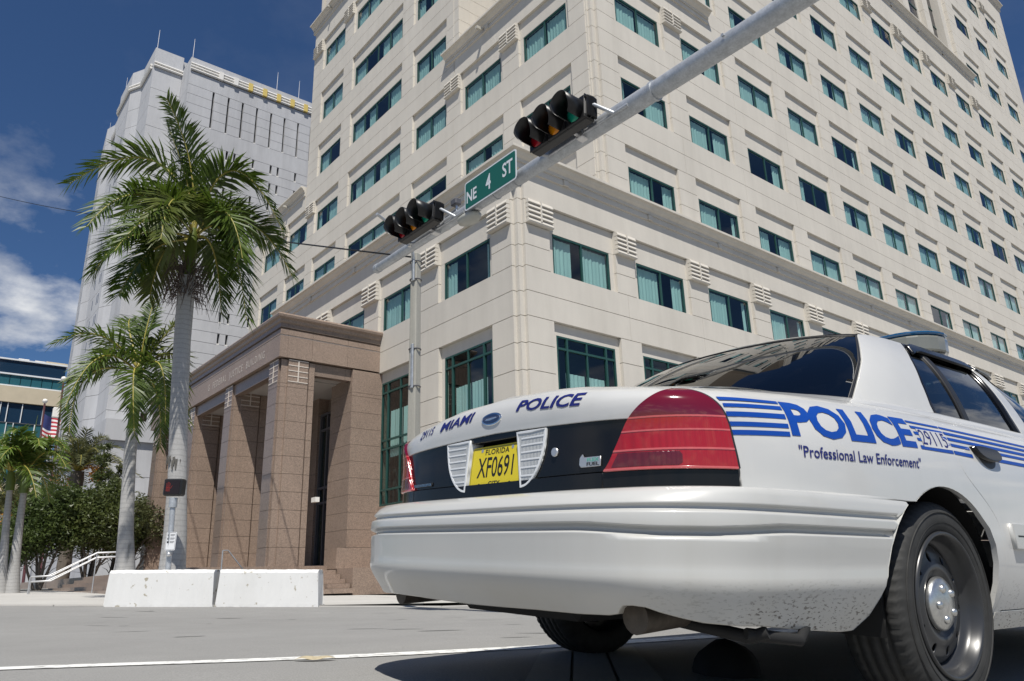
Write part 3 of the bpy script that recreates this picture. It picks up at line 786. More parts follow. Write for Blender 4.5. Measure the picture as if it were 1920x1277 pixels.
# left side: facets that step in and out, each storey a band with slits
fac = [(-75.51, 14.1), (-79.5, 14.1), (-81, 13.3), (-86.5, 13.3), (-88, 14.1), (-93, 14.1), (-94.5, 13.6), (-102, 14.4)]
def seg_box(p, q, z0, z1, t0=.0, t1=.5, shr=.0):
    d = Vector((q[0]-p[0], q[1]-p[1])); L_ = d.length; d /= L_; nrm = Vector((-d.y, d.x))
    if nrm.y > 0: nrm = -nrm
    a = Vector(p)+d*shr; b = Vector(q)-d*shr
    pts = [a-nrm*t0, b-nrm*t0, b-nrm*t1, a-nrm*t1]
    return [(v.x-GB.location.x, v.y-GB.location.y) for v in pts], d, nrm, L_
for p, q in zip(fac[:-1], fac[1:]):
    for a, b in zip(zl[:-1], zl[1:]):
        if a < 12: continue
        pts, d, nrm, L_ = seg_box(p, q, a, b)
        mb = MB(); mb.prism(pts, a+.02, b-.02, 'z'); mb.build('wall_panel', GC, GB)
        if 16 < a < 46 and L_ > 4:
            for s in (.22, .34, .72):
                c_ = Vector(p)+d*(L_*s)+nrm*.004
                w2 = d*.12
                mb = MB(); zz = b-.35
                mb.add([((c_-w2).x-GB.location.x, (c_-w2).y-GB.location.y, zz-1.1), ((c_+w2).x-GB.location.x, (c_+w2).y-GB.location.y, zz-1.1), ((c_+w2).x-GB.location.x, (c_+w2).y-GB.location.y, zz), ((c_-w2).x-GB.location.x, (c_-w2).y-GB.location.y, zz)], [(0, 1, 2, 3)])
                mb.build('slit_glass', M['slit'], GB)
    if p[0] > -92:
        for zz in (53.1, 53.45):
            a_ = Vector(p); b_ = Vector(q); mb = MB()
            mb.tube([(a_.x-GB.location.x, a_.y-GB.location.y-.12, zz), (b_.x-GB.location.x, b_.y-GB.location.y-.12, zz)], .13, 8); mb.build('pipe', M['sill'], GB)
MB().prism([(-29, .6), (-.6, .6), (-.6, 3.5), (2.4, 3.5), (2.4, YE-14.3), (-29, YE-14.3)], 0, 53, 'z').build('tower_core', M['joint'], GB)
MB().prism([(-26.8, .45), (-.45, .45), (-.45, 3.4), (-26.8, 20)], 52, 55.2, 'z').build('parapet_core', GC, GB)
# low annex with a weathered ledge
def gbox(name, m, x0, x1, y0, y1, z0, z1): GPn.add(name, m, x0, x1, y0, y1, z0, z1)
for a, b in ((0, 3.2), (3.2, 6.4), (6.4, 9.6), (9.6, 12.6)):
    for y0 in (13.7, 19.7, 25.7, 31.7): gbox('annex_panel', GC, -71.6, -71, y0+.02, y0+5.98, a+.02, b-.02)
    for x0 in (-71, -77, -83, -89, -95): gbox('annex_panel', GC, x0-5.98, x0-.02 if x0 < -71 else -71.001, 13.7, 14.2, a+.02, b-.02)
gbox('annex_ledge', GC, -104, -70.7, 13.4, 38, 12.6, 14.4)
MB().box(-29, 3.3, .3, 24, 0, 12.5).build('annex_core', M['joint'], GB)
for x, y in ((XC-.3, 14.3), (XM-.3, 17.2), (XM-.3, 26.4), (XM-.3, 29.0), (-86, 13.6), (-92, 14.5), (-97, 14.2)):
    mb = MB(); z0 = 55.3 if x < -74 else 53.6
    mb.tube([(x-GB.location.x, y-GB.location.y, z0), (x-GB.location.x, y-GB.location.y, z0+2.6)], [.06, .03], 6); mb.build('lightning_rod', M['steel'], GB)
GPn.flush()
# ================================================================ glass office block, far left
GO = empty('glass_office', (-150, 21, 0), 'distant dark blue glass office block with a sand coloured band, at far left', 'building')
GOn = Panels(GO)
M['blueglass'] = mat('blue_curtain_wall', (.012, .035, .07), .06, 0, .9)
M['tealglass'] = mat('teal_curtain_wall', (.03, .12, .15), .08, 0, .9)
M['sand'] = mat('sand_stone', (.52, .45, .33), .85, noise=[(.6, .05, 4, (1, 1, 1))])
M['mullion'] = mat('white_mullion', (.72, .74, .75), .5)
XG = -150
def gb(n, m, n0, n1, y0, y1, z0, z1): GOn.add(n, m, XG-n0, XG+n1, y0, y1, z0, z1)
gb('glass_pane', M['blueglass'], 25, 0, -14, 20.9, 36.2, 38.5)
gb('roof_slab', M['mullion'], 25, .25, -14.2, 21.1, 38.5, 38.75)
for i in range(22): gb('glass_pane', M['tealglass'], .5, -.05, -14+i*1.58+.05, -14+(i+1)*1.58-.05, 34.2, 35.9)
gb('band', M['mullion'], 25, .2, -14, 21, 35.95, 36.2); gb('band', M['mullion'], 25, .2, -14, 21, 33.95, 34.15)
gb('stone_band', M['sand'], 25, .35, -14, 20.7, 31.2, 33.9)
rg = random.Random(3)
for k, (z0, z1) in enumerate(((27.8, 31.1), (23.2, 27.7), (18.6, 23.1), (17.6, 18.5))):
    y = -14
    while y < 20.4:
        w = rg.choice((1.0, 1.55, 2.1, 3.1)); y2 = min(y+w, 20.6)
        gb('glass_pane', M['blueglass'] if k < 1 or rg.random() < .4 else M['tealglass'], .5, -.1+rg.uniform(-.05, .05), y+.06, y2-.06, z0, z1)
        gb('mullion', M['mullion'], .3, .12, y2-.06, y2+.06, z0, z1); y = y2
    gb('transom', M['dark_frame'], .3, .06, -14, 20.7, z0-.12, z0)
gb('stone_band', M['sand'], 25, .5, -14, 20.8, 15.8, 17.5)
gb('lower_wall', M['greyc'], 25, -.3, -14, 20.8, 0, 15.7)
gb('office_core', M['dark_frame'], 24.9, -.62, -13.9, 20.6, 15.7, 36)
for y0 in (14, 16.5): gb('roof_plant', M['sill'], 8, -4, y0, y0+1.6, 38.75, 40)
gb('roof_plant', M['sand'], 12, -2, 18, 21.4, 38.76, 39.6)
GOn.flush()
# ================================================================ barriers
def chips(t, g, cur, base, p):
    P = g.outputs['Position']
    f = noisenode(t, P, 5.5, 7, (1, 1, 1), .63, .66); f2 = noisenode(t, P, 26, 4, (1, 1, 1), .70, .74)
    c = mixnode(t, f, cur, (.36, .33, .26)); c = mixnode(t, f2, c, (.30, .27, .22))
    f3 = noisenode(t, P, 1.8, 5, (1, 1, .3), .52, .75)
    m = t.nodes.new('ShaderNodeMath'); m.operation = 'MULTIPLY'; t.links.new(f3, m.inputs[0]); m.inputs[1].default_value = .22
    return mixnode(t, m.outputs[0], c, (.50, .49, .45))
M['barrier'] = mat('white_painted_concrete', (.66, .66, .645), .85, noise=[(2, .03, 4, (1, 1, 1))], bump=(35, .35, .006), build=chips)
def barrier(p, q, z0, z1, label, seed):
    """a cast block with rounded arrises, a broken edge here and there; runs from p to q"""
    p, q = Vector(p), Vector(q); L_ = (q-p).length; ang = math.atan2((q-p).y, (q-p).x)
    rg = random.Random(seed); h = .715; w = .42; nx = 40
    prof = [(-.0, 0), (-.0, .05), (.015, h-.06), (.05, h-.012), (.09, h), (w-.09, h), (w-.05, h-.012), (w-.015, h-.06), (w, .05), (w, 0)]
    V = []; n = len(prof)
    for i in range(nx+1):
        t = i/nx; x = L_*t; e = 1 if i in (0, nx) else 0
        for k, (a, b) in enumerate(prof):
            j = rg.uniform(-.006, .006) if 2 <= k <= 7 else rg.uniform(-.002, .002)
            sh = .03*(1-b/h) if False else 0
            V.append((x+(.022*(1 if i == 0 else -1) if e and 2 <= k <= 7 else 0)+(rg.uniform(0, .03)*(1 if i == 0 else -1) if e else 0), a+j, b+j+(z1-z0)*t))
    F = [(i*n+k, i*n+k+1, (i+1)*n+k+1, (i+1)*n+k) for i in range(nx) for k in range(n-1)]
    F += [tuple(range(n-1, -1, -1)), tuple(range(nx*n, nx*n+n))]
    mb = MB().add(V, F)
    o = mb.build('concrete_barrier', M['barrier']); o.location = (p.x, p.y, z0); o.rotation_euler = (0, 0, ang)
    md = o.modifiers.new('edge', 'BEVEL'); md.width = .012; md.segments = 2; md.limit_method = 'ANGLE'; md.angle_limit = R(50)
    return tag(o, label, 'barrier', 'white barriers on the kerb')
barrier((-17.48, 3.71), (-16.10, 5.41), .045, .0, 'left white concrete barrier block, in front of the tall palm, scuffed at its left end', 1)
barrier((-16.08, 5.44), (-14.77, 7.04), .0, -.06, 'right white concrete barrier block with a grey chip near its lower right corner', 2)
mb = MB(); rg = random.Random(4)
# dead palm husk lying on the white line
V = []; n = 14
for i in range(n+1):
    t = i/n; w = .045*math.sin(math.pi*t)**.7+.004
    for s in (-1, 0, 1): V.append((-.18+.36*t, s*w, .006+.022*math.sin(math.pi*t)*(1 if s == 0 else .25)+.006*math.sin(9*t)))
mb.add(V, [(i*3+k, (i+1)*3+k, (i+1)*3+k+1, i*3+k+1) for i in range(n) for k in range(2)], True)
M['husk'] = mat('dry_husk', (.42, .36, .24), .8, noise=[(30, .2, 3, (1, 1, 1))])
o = mb.build('palm_husk', M['husk']); hx, hy = -3.62, 1.72; o.location = (hx, hy, road_z(hx, hy)+.004); o.rotation_euler = (0, 0, R(52)); o.scale = (.55, .7, .8)
tag(o, 'dry pale palm husk lying on the white line in the road', 'husk')
# ================================================================ signal mast arm
M['galv'] = mat('galvanised_steel', (.46, .48, .50), .48, .55, noise=[(9, .14, 4, (1, 1, 1)), (45, .12, 3, (1, 1, 1))])
M['black'] = mat('black_polycarbonate', (.012, .012, .013), .42)
M['lens_r'] = mat('red_lens', (.30, .004, .012), .2); M['lens_a'] = mat('amber_lens', (.65, .22, .005), .2); M['lens_g'] = mat('green_lens', (.008, .27, .16), .2)
AY, AZ = 6.42, 6.0
arm = empty('signal_mast', (1.9, AY, -.2), 'long galvanised mast arm reaching across the street from the upper right', 'mast arm')
mb = MB(); xs = [2.0, -.5, -3.2, -4.9, -5.0, -8.5, -11.66]; rs = [.150, .138, .124, .116, .122, .100, .080]
mb.tube([(x-1.9, 0, AZ+.2+.0) for x in xs], rs, 20); mb.build('arm', M['galv'], arm)
mb = MB(); mb.tube([(-13.48, 0, AZ+.2), (-13.58, 0, AZ+.2)], [.088, .088], 20); mb.build('end_cap', M['galv'], arm)
mb = MB(); mb.tube([(.1, 0, 0), (.1, 0, 7.4)], [.20, .15], 20); mb.box(-.25, .45, -.35, .35, 0, .05); mb.build('post', M['galv'], arm)
for x in (-4.9, -8.05, -7.55):
    mb = MB(); mb.tube([(x-1.9, 0, AZ+.2), (x-1.86, 0, AZ+.2)], [.132 if x > -6 else .113]*2, 20); mb.build('joint_band', M['galv'], arm)
mb = MB(); mb.tube([(-4.98-1.9+1.2, -.135, AZ+.2+.02), (-4.98-1.9+1.2, -.16, AZ+.2+.02)], .02, 8); mb.build('bolt', M['galv'], arm)
def signal_mesh():
    """horizontal three-lens head; local x along the arm, -y towards the traffic, origin at the middle lens"""
    h = MB(); h.bbox(-.545, .545, -.02, .15, -.175, .175, .025)
    for i in (-1, 0, 1):
        h.bbox(i*.363-.176, i*.363+.176, -.045, -.018, -.172, .172, .01)
        for a in (-.15, .15): h.box(i*.363+.176, i*.363+.187, -.05, .12, a-.02, a+.02)
    # ribbed back
    for k in range(9): h.box(.546, .60-.004*abs(k-4), -.02+k*.019, -.014+k*.019, -.15, .15)
    for k in range(7): h.box(.50, .585, .03+.012*k, .036+.012*k, -.17+.05*k, -.15+.05*k)
    return h.mesh('signal_housing', M['black'])
def visor_mesh():
    """cut-away tunnel visor"""
    V = []; F = []; n = 28; r0, r1 = .163, .158
    for i in range(n+1):
        t = R(-62)+R(304)*i/n                      # open at the bottom
        for rad, yy in ((r0, 0), (r1, -.30+.10*max(0, -math.sin(t))**1)):
            V.append((rad*math.cos(t), yy, rad*math.sin(t)))
        for rad, yy in ((r1-.004, -.30+.10*max(0, -math.sin(t))), (r0-.006, 0)):
            V.append((rad*math.cos(t), yy, rad*math.sin(t)))
    for i in range(n):
        for k in range(4): F.append((i*4+k, (i+1)*4+k, (i+1)*4+(k+1) % 4, i*4+(k+1) % 4))
    F += [(0, 1, 2, 3), (n*4+3, n*4+2, n*4+1, n*4)]
    return MB().add(V, F, True).mesh('visor', M['black'])
def lens_mesh(m): return MB().lathe([(.001, -.035), (.05, -.032), (.10, -.022), (.148, 0), (.152, .012)], 28, 'y').mesh('lens', m)
SH, VI = signal_mesh(), visor_mesh(); LENS = [lens_mesh(M[k]) for k in ('lens_r', 'lens_a', 'lens_g')]
def tubem(pts, r, n=8): return MB().tube(pts, r, n)
def signal(x, z, tilt, label):
    e = empty('traffic_signal', (x, 6.08, z), label, 'traffic light', 'horizontal traffic signals on the mast arm'); e.rotation_euler = (R(-3), R(tilt), R(0))
    link('housing', SH, e)
    for i in range(3):
        link('lens', LENS[i], e, ((i-1)*.363, -.048, 0)); link('visor', VI, e, ((i-1)*.363, -.046, 0))
    mb = MB(); mb.tube([(-.46, .235, -.14), (.80, .235, -.14)], .021, 8); mb.tube([(.79, .235, -.14), (.60, .07, .02), (.55, .06, .02)], .026, 8); mb.tube([(-.46, .235, -.14), (-.50, .12, -.14)], .026, 8)
    mb.tube([(.80, .235, -.14), (1.02, .235, -.14)], .026, 8)
    mb.build('bracket_tube', M['galv'], e)
    mb = MB(); mb.bbox(.12, .24, .20, .33, -.20, .0, .012); mb.bbox(.24, .33, .22, .46, -.11, .03, .012); mb.tube([(.15, .20, -.13), (.15, .12, -.13)], .03, 8); mb.tube([(.20, .20, -.06), (.20, .14, -.06)], .025, 8)
    mb.build('clamp', M['steel'], e)
    return e
signal(-6.24, 6.10, 0, 'traffic signal nearer the camera, to the upper right of the street sign')
signal(-9.72, 6.08, 0, 'farther traffic signal, to the lower left of the street sign')
# street name sign
sgn = empty('street_sign', (-7.96, 6.25, 6.11), 'green street name sign reading NE 4 ST on the mast arm', 'street sign'); sgn.rotation_euler = (0, R(1.0), R(-1.5))
def rrect(w, h, r, n=6):
    P = []
    for cx_, cy_, a0 in ((w/2-r, h/2-r, 0), (-w/2+r, h/2-r, 90), (-w/2+r, -h/2+r, 180), (w/2-r, -h/2+r, 270)):
        for i in range(n+1): a = R(a0+90*i/n); P.append((cx_+r*math.cos(a), cy_+r*math.sin(a)))
    return P
M['sgn_green'] = mat('sign_green', (.008, .105, .080), .45); M['sgn_white'] = mat('sign_white', (.62, .65, .68), .45)
MB().prism(rrect(1.32, .485, .045), -.004, .004, 'y').build('border', M['sgn_white'], sgn)
MB().prism(rrect(1.275, .44, .03), -.0065, -.0042, 'y').build('panel', M['sgn_green'], sgn)
def letters(par, txt, x, z, h, sx=1.0, m=None, y=-.009, bold=.0, name='lettering'):
    co, f, w, hh = text_mesh(txt, 1, sx, 0, 0, bold); s = h/hh
    o = MB().add([(x+q[0]*s, y, z+q[1]*s) for q in co], f).build(name, m or M['sgn_white'], par); return w*s
letters(sgn, 'NE', -.60, -.135, .20, .80, bold=.02); letters(sgn, '4', -.09, -.13, .26, .72, bold=.02); letters(sgn, 'ST', .33, -.10, .23, .76, bold=.02)
mb = MB(); mb.box(-.3, -.26, .004, .14, -.1, .1); mb.box(.26, .30, .004, .14, -.1, .1); mb.build('bracket', M['galv'], sgn)
# lamp slung beneath the arm, small camera on it
lm = empty('street_lamp', (-8.72, AY, 5.86), 'pale street lamp head slung under the mast arm below the street sign', 'street lamp')
M['lampglass'] = mat('lamp_bowl', (.42, .42, .38), .35)
mb = MB(); mb.lathe([(.0, -.13), (.10, -.12), (.17, -.07), (.19, 0), (.16, .03), (0, .04)], 20, 'z'); ob = mb.build('bowl', M['lampglass'], lm); ob.scale = (1.35, .8, .8)
mb = MB(); mb.lathe([(0, .08), (.05, .075), (.06, .0), (.05, -.03), (0, -.03)], 14, 'z'); ob = mb.build('photocell', M['steel'], lm, (.24, 0, .06))
mc = empty('arm_camera', (-9.02, AY-.03, 6.17), 'small detector camera standing on the mast arm left of the street sign', 'camera')
mb = MB(); mb.tube([(0, 0, -.1), (0, 0, .05)], .02, 8); mb.build('stem', M['steel'], mc); mb = MB(); mb.bbox(-.10, .06, -.06, .06, .03, .14, .015); mb.build('housing', M['dark_frame'], mc)
mb = MB(); mb.tube([(.06, 0, -.04), (-.45, 0, -.06)], .014, 6); mb.build('conduit', M['galv'], mc)
ms = empty('arm_clamp', (-10.35, AY-.1, 6.08), 'small strap clamp standing on the thin end of the mast arm', 'clamp')
mb = MB(); mb.tube([(0, 0, -.14), (0, 0, .12)], .03, 8); mb.build('stem', M['sill'], ms)
mb = MB(); mb.lathe([(.03, -.03), (.07, -.02), (.07, .02), (.03, .03)], 12, 'y'); mb.build('collar', M['steel'], ms, (0, 0, .06))
# ================================================================ concrete pole with its fittings
M['polec'] = mat('weathered_pole_concrete', (.34, .33, .29), .9, noise=[(2.2, .14, 5, (1, 1, .12)), (40, .1, 3, (1, 1, 1))], build=streaks(.4, 3, (.16, .155, .14)))
PB = (-14.3, 8.92)
pl = empty('concrete_pole', (*PB, walk_z(*PB)), 'weathered grey concrete pole rising in front of the cream building, below the mast arm', 'pole')
ptop = 8.02
mb = MB(); w0, w1 = .125, .088
mb.add([(sx*w, sy*w*1, z) for z, w in ((0, w0), (ptop, w1)) for sx, sy in ((-1, -1), (1, -1), (1, 1), (-1, 1))], [(0, 1, 2, 3), (4, 5, 6, 7), (0, 1, 5, 4), (1, 2, 6, 5), (2, 3, 7, 6), (3, 0, 4, 7)])
o = mb.build('shaft', M['polec'], pl); o.rotation_euler = (0, 0, R(20)); md = o.modifiers.new('edge', 'BEVEL'); md.width = .02; md.segments = 2
mb = MB(); mb.bbox(-.19, .19, -.19, .19, -.1, .16, .03); mb.build('footing', M['walk'], pl)
for z, h in ((ptop-.75, .62), (4.65, 1.05)):
    mb = MB(); mb.bbox(.02, .11, -.135, -.095, z, z+h, .01); mb.build('bracket_plate', M['galv'], pl)
    mb = MB()
    for zz in (z+.06, z+h-.1): mb.tube([(math.cos(a)*.135, math.sin(a)*.135, zz) for a in [R(10*i) for i in range(37)]], .016, 6)
    mb.build('strap', M['dark_frame'], pl)
mb = MB(); mb.tube([(.09, -.12, ptop-.2), (.16, -.22, ptop+.05), (.32, -.7, ptop+.30), (.55, -1.4, ptop+.42)], .035, 8); mb.build('cable_arm', M['galv'], pl)
# overhead cable from the left edge of the view to the pole
cbm = MB(); a_, b_ = Vector((-60, 2.6, 27.4)), Vector((PB[0]-.06, PB[1]-.05, walk_z(*PB)+ptop-.08))
cbm.tube([a_.lerp(b_, i/30)-Vector((0, 0, .25*4*(i/30)*(1-i/30))) for i in range(31)], .022, 6)
tag(cbm.build('overhead_cable', M['black']), 'thin dark overhead cable slanting down to the concrete pole', 'cable')
# ================================================================ pedestrian signal
ps = empty('pedestrian_signal', (-17.24, 4.83, .02), 'black pedestrian signal with a dim red hand on a thin grey post', 'pedestrian signal')
mb = MB(); mb.tube([(0, 0, -.1), (-.02, -.06, 2.06)], .057, 14); mb.build('post', M['galv'], ps)
mb = MB(); mb.tube([(-.02, -.06, 2.0), (-.02, -.06, 2.2)], .085, 14); mb.build('collar', M['galv'], ps)
mb = MB(); mb.bbox(-.245, .245, -.12, .12, -.21, .21, .035); o = mb.build('signal_box', M['black'], ps, (.02, .02, 2.42), (0, R(2), R(43)))
mb = MB(); mb.prism(rrect(.40, .34, .03), -.128, -.1205, 'y'); face = mb.build('signal_face', mat('dark_lens', (.012, .006, .006), .25), o)
M['handred'] = mat('dim_hand', (.42, .03, .02), .5)
hm = MB(); rg = random.Random(2)
def dot(x, z):
    hm.prism([(x+.0065*math.cos(a), z+.0065*math.sin(a)) for a in [k*math.pi/3 for k in range(6)]], -.1305, -.1283, 'y')
for k, x in enumerate((-.145, -.115, -.085, -.055)):
    for i in range(5+(k in (1, 2))): dot(x, .0+.022*i)
for i in range(5):
    for k in range(5): dot(-.145+k*.0225, -.022*(i+.4))
for i in range(4): dot(-.03+.012*i, -.03+.02*i)
hm.build('hand_symbol', M['handred'], o); o.scale = (.86, .86, .86); o.location = (-.02, -.06, 2.42)
mb = MB(); mb.prism(rrect(.235, .375, .03), -.006, .006, 'y'); sg = mb.build('button_sign', mat('sign_face_white', (.70, .71, .72), .5), ps, (.055, -.045, 1.30), (0, R(2), R(40)))
mb = MB(); pts_ = rrect(.215, .355, .025); inn = rrect(.205, .345, .02)
k_ = len(pts_); mb.add([(x, -.0075, z) for x, z in pts_]+[(x, -.0075, z) for x, z in inn], [(i, (i+1) % k_, (i+1) % k_+k_, i+k_) for i in range(k_)])
for z in (.12, .05, -.02):
    mb.add([(x-.062, -.0075, zz+z) for x, zz in rrect(.045, .045, .006)], [tuple(range(k_))])
    for q in range(3):
        z2 = z+.018-.016*q; mb.add([(-.02, -.0075, z2-.003), (.085-.02*(q == 2), -.0075, z2-.003), (.085-.02*(q == 2), -.0075, z2+.003), (-.02, -.0075, z2+.003)], [(0, 1, 2, 3)])
mb.build('sign_print', M['black'], sg, fix=False)
mb = MB(); mb.lathe([(0, -.05), (.03, -.045), (.045, -.02), (.045, .02), (0, .03)], 14, 'y'); mb.build('push_button', M['steel'], ps, (.07, -.06, 1.03), (0, 0, R(40)))
# camera on the near granite pier
wc = wall_camera(Vector((PX+.02, 11.62, 3.2)), R(90)); wc.scale = (1.1, 1.1, 1.1); wc.data = wc.data.copy(); wc.data.materials[0] = M['sill']
tag(wc, 'white security camera on the near granite pier of the porch', 'camera')
# ================================================================ flag and tall poles, far left
fp = empty('flagpole', (-99.2, 13.0, 0), 'tall flagpole with a striped flag hanging before the glass office', 'flagpole')
M['polered'] = mat('dark_red_pole', (.10, .035, .04), .5)
mb = MB(); mb.tube([(0, 0, 0), (0, -.75, 21.0)], [.16, .10], 10); mb.build('pole', M['polered'], fp)
mb = MB(); mb.lathe([(0, -.28), (.2, -.2), (.28, 0), (.2, .2), (0, .28)], 14); mb.build('finial', M['sill'], fp, (0, -.76, 21.3))
FW = mat('flag_white', (.72, .70, .70), .8); FRD = mat('flag_red', (.42, .02, .04), .8); FBL = mat('flag_blue', (.02, .03, .13), .8)
mb = MB(); nx, nz = 16, 26; V = []; F = []; mi = []
for j in range(nz+1):
    for i in range(nx+1):
        u, v = i/nx, j/nz
        V.append((.25*math.sin(u*9+v*2)*(.3+u), -.7+2.5*u*(.8+.2*v), 19.9-1.55*v*1.9-1.5*u*(.55)-.12*math.sin(u*7)))
for j in range(nz):
    for i in range(nx):
        F.append((j*(nx+1)+i, j*(nx+1)+i+1, (j+1)*(nx+1)+i+1, (j+1)*(nx+1)+i)); mi.append(2 if (i < 6.5 and j < 14) else (1 if (j//2) % 2 == 0 else 0))
mb.v = V; mb.f = F; mb.sm = [True]*len(F); mb.mi = mi; mb.build('flag', [FW, FRD, FBL], fp, fix=False)
fq = empty('flagpole', (-94.0, 13.8, 0), 'bare dark red flagpole with a white ball, beside the grey tower', 'flagpole')
mb = MB(); mb.tube([(0, 0, 0), (0, -.75, 22.6)], [.18, .10], 10); mb.build('pole', M['polered'], fq)
mb = MB(); mb.lathe([(0, -.3), (.22, -.2), (.3, 0), (.22, .2), (0, .3)], 14); mb.build('finial', M['sill'], fq, (0, -.76, 22.9))
mb = MB(); mb.bbox(-.3, .3, -.3, .3, -.55, .55, .06); mb.build('floodlight', M['sill'], fq, (.2, -1.05, 19.0))
# ================================================================ plants
def leafmat(name, col, trans=.35, rough=.45):
    m = bpy.data.materials.new(name); m.use_nodes = True; t = m.node_tree; p = t.nodes['Principled BSDF']; L = t.links.new
    g = t.nodes.new('ShaderNodeNewGeometry')
    oi = t.nodes.new('ShaderNodeTexNoise'); oi.inputs['Scale'].default_value = 1.6; oi.inputs['Detail'].default_value = 4; L(g.outputs['Position'], oi.inputs['Vector'])
    r = t.nodes.new('ShaderNodeValToRGB'); r.color_ramp.elements[0].position = .3; r.color_ramp.elements[1].position = .7
    r.color_ramp.elements[0].color = (col[0]*.62, col[1]*.66, col[2]*.7, 1); r.color_ramp.elements[1].color = (col[0]*1.35, col[1]*1.25, col[2]*1.1, 1)
    L(oi.outputs['Fac'], r.inputs['Fac']); L(r.outputs['Color'], p.inputs['Base Color'])
    p.inputs['Roughness'].default_value = rough; p.inputs['Specular IOR Level'].default_value = .45
    tr = t.nodes.new('ShaderNodeBsdfTranslucent'); L(r.outputs['Color'], tr.inputs['Color'])
    mxn = t.nodes.new('ShaderNodeMixShader'); mxn.inputs['Fac'].default_value = trans
    o = t.nodes['Material Output']; L(p.outputs[0], mxn.inputs[1]); L(tr.outputs[0], mxn.inputs[2]); L(mxn.outputs[0], o.inputs['Surface'])
    return m
M['frond'] = leafmat('palm_frond_green', (.075, .125, .018)); M['frond_y'] = leafmat('palm_frond_yellow_green', (.105, .135, .026)); M['frond_l'] = leafmat('young_palm_green', (.11, .18, .03))
M['datefrond'] = leafmat('date_palm_frond', (.115, .13, .06), .35); M['leaf'] = leafmat('tree_leaf', (.085, .125, .036), .4); M['leaf2'] = leafmat('tree_leaf_olive', (.10, .13, .042), .4); M['leaf3'] = leafmat('sparse_leaf', (.105, .12, .05), .4)
M['rachis'] = mat('frond_midrib', (.30, .26, .05), .5); M['shaft'] = mat('crownshaft', (.11, .15, .03), .4, noise=[(3, .15, 3, (1, 1, .3))])
def rings(t, g, cur, base, p):
    P = g.outputs['Position']
    w = t.nodes.new('ShaderNodeTexWave'); w.wave_type = 'BANDS'; w.bands_direction = 'Z'; w.inputs['Scale'].default_value = 2.6; w.inputs['Distortion'].default_value = 2.2; w.inputs['Detail'].default_value = 3; w.inputs['Detail Scale'].default_value = 1.5
    t.links.new(P, w.inputs['Vector'])
    r = t.nodes.new('ShaderNodeMapRange'); r.inputs['From Min'].default_value = 0; r.inputs['From Max'].default_value = .25; r.inputs['To Min'].default_value = .84; r.inputs['To Max'].default_value = 1
    t.links.new(w.outputs['Fac'], r.inputs['Value']); c = mixnode(t, 1.0, cur, r.outputs[0], 'MULTIPLY')
    f = noisenode(t, P, 3.0, 6, (1, 1, .5), .60, .70)
    return mixnode(t, f, c, (.20, .195, .18))
M['palmtrunk'] = mat('palm_trunk_grey', (.36, .355, .345), .85, noise=[(2.5, .10, 4, (1, 1, .4)), (30, .08, 3, (1, 1, 1))], bump=(40, .25, .01), build=rings)
M['bark'] = mat('tree_bark', (.13, .11, .09), .9, noise=[(12, .2, 4, (1, 1, .2))]); M['fibre'] = mat('dead_flower_stalks', (.13, .095, .08), .9, noise=[(20, .25, 3, (1, 1, 1))])
M['scar'] = mat('dark_trunk_scar', (.10, .095, .085), .9, noise=[(25, .3, 4, (1, 1, 1))])
M['dates'] = mat('orange_dates', (.55, .23, .03), .5)
def bez(a, b, c, t): return a*(1-t)**2+b*(2*t*(1-t))+c*t*t
def frond_mesh(a, b, c, nl=62, ll=.72, seed=0, plum=.9, droop=.45, m0=None, wid=.034):
    """one pinnate leaf: midrib along a quadratic curve, drooping folded leaflets on both sides; points relative to the crown"""
    rg = random.Random(seed); a, b, c = Vector(a), Vector(b), Vector(c)
    mb = MB(); N = 22
    mid = [bez(a, b*1.0, c, i/N) for i in range(N+1)]
    mb.tube(mid, [.034*(1-.85*i/N)+.003 for i in range(N+1)], 6, True, 1)
    up0 = Vector((0, 0, 1))
    for k in range(nl):
        t = .10+.90*(k+.5)/nl; p = bez(a, b, c, t); d = (bez(a, b, c, min(t+.02, 1))-bez(a, b, c, t-.02)).normalized()
        s = d.cross(up0)
        if s.length < .1: s = d.cross(Vector((.6, .5, .3)))
        s.normalize(); u = s.cross(d).normalized()
        le = ll*(.55+.6*math.sin(math.pi*min(1, .12+t*.86))**.8)*(1.15-.55*t)
        for side in (-1, 1):
            el = rg.uniform(-.25, plum); fwd = .35+.75*t+rg.uniform(-.1, .1)
            dr = (s*side*math.cos(el)+u*math.sin(el)+d*fwd).normalized(); L_ = le*rg.uniform(.8, 1.1)
            w = wid*(1.1-.45*t); nrm = d.cross(dr).normalized()
            wv = (dr.cross(nrm)).normalized()*w
            q1 = p+dr*L_*.5+Vector((0, 0, -droop*L_*.10)); q2 = p+dr*L_*.98+Vector((0, 0, -droop*L_*(.38+rg.uniform(0, .25))))
            base = len(mb.v)
            mb.add([p-wv*.5, p+wv*.5, q1+wv, q1-wv, q2], [(0, 1, 2, 3), (3, 2, 4)], False, 0)
    return mb.mesh('frond', [m0 or M['frond'], M['rachis']])
def trunk_mesh(pts, rad, base, n=20, sub=6):
    P = []; Rr = []
    for i in range(len(pts)-1):
        for k in range(sub):
            t = k/sub; P.append(Vector(pts[i]).lerp(Vector(pts[i+1]), t)-base); Rr.append(rad[i]+(rad[i+1]-rad[i])*t)
    P.append(Vector(pts[-1])-base); Rr.append(rad[-1])
    return MB().tube(P, Rr, n).mesh('trunk', M['palmtrunk'])
SC = 18.9/18.5
def sc(p, k=SC): return Vector((p[0]*k, p[1]*k, CAM_H+(p[2]-CAM_H)*k))
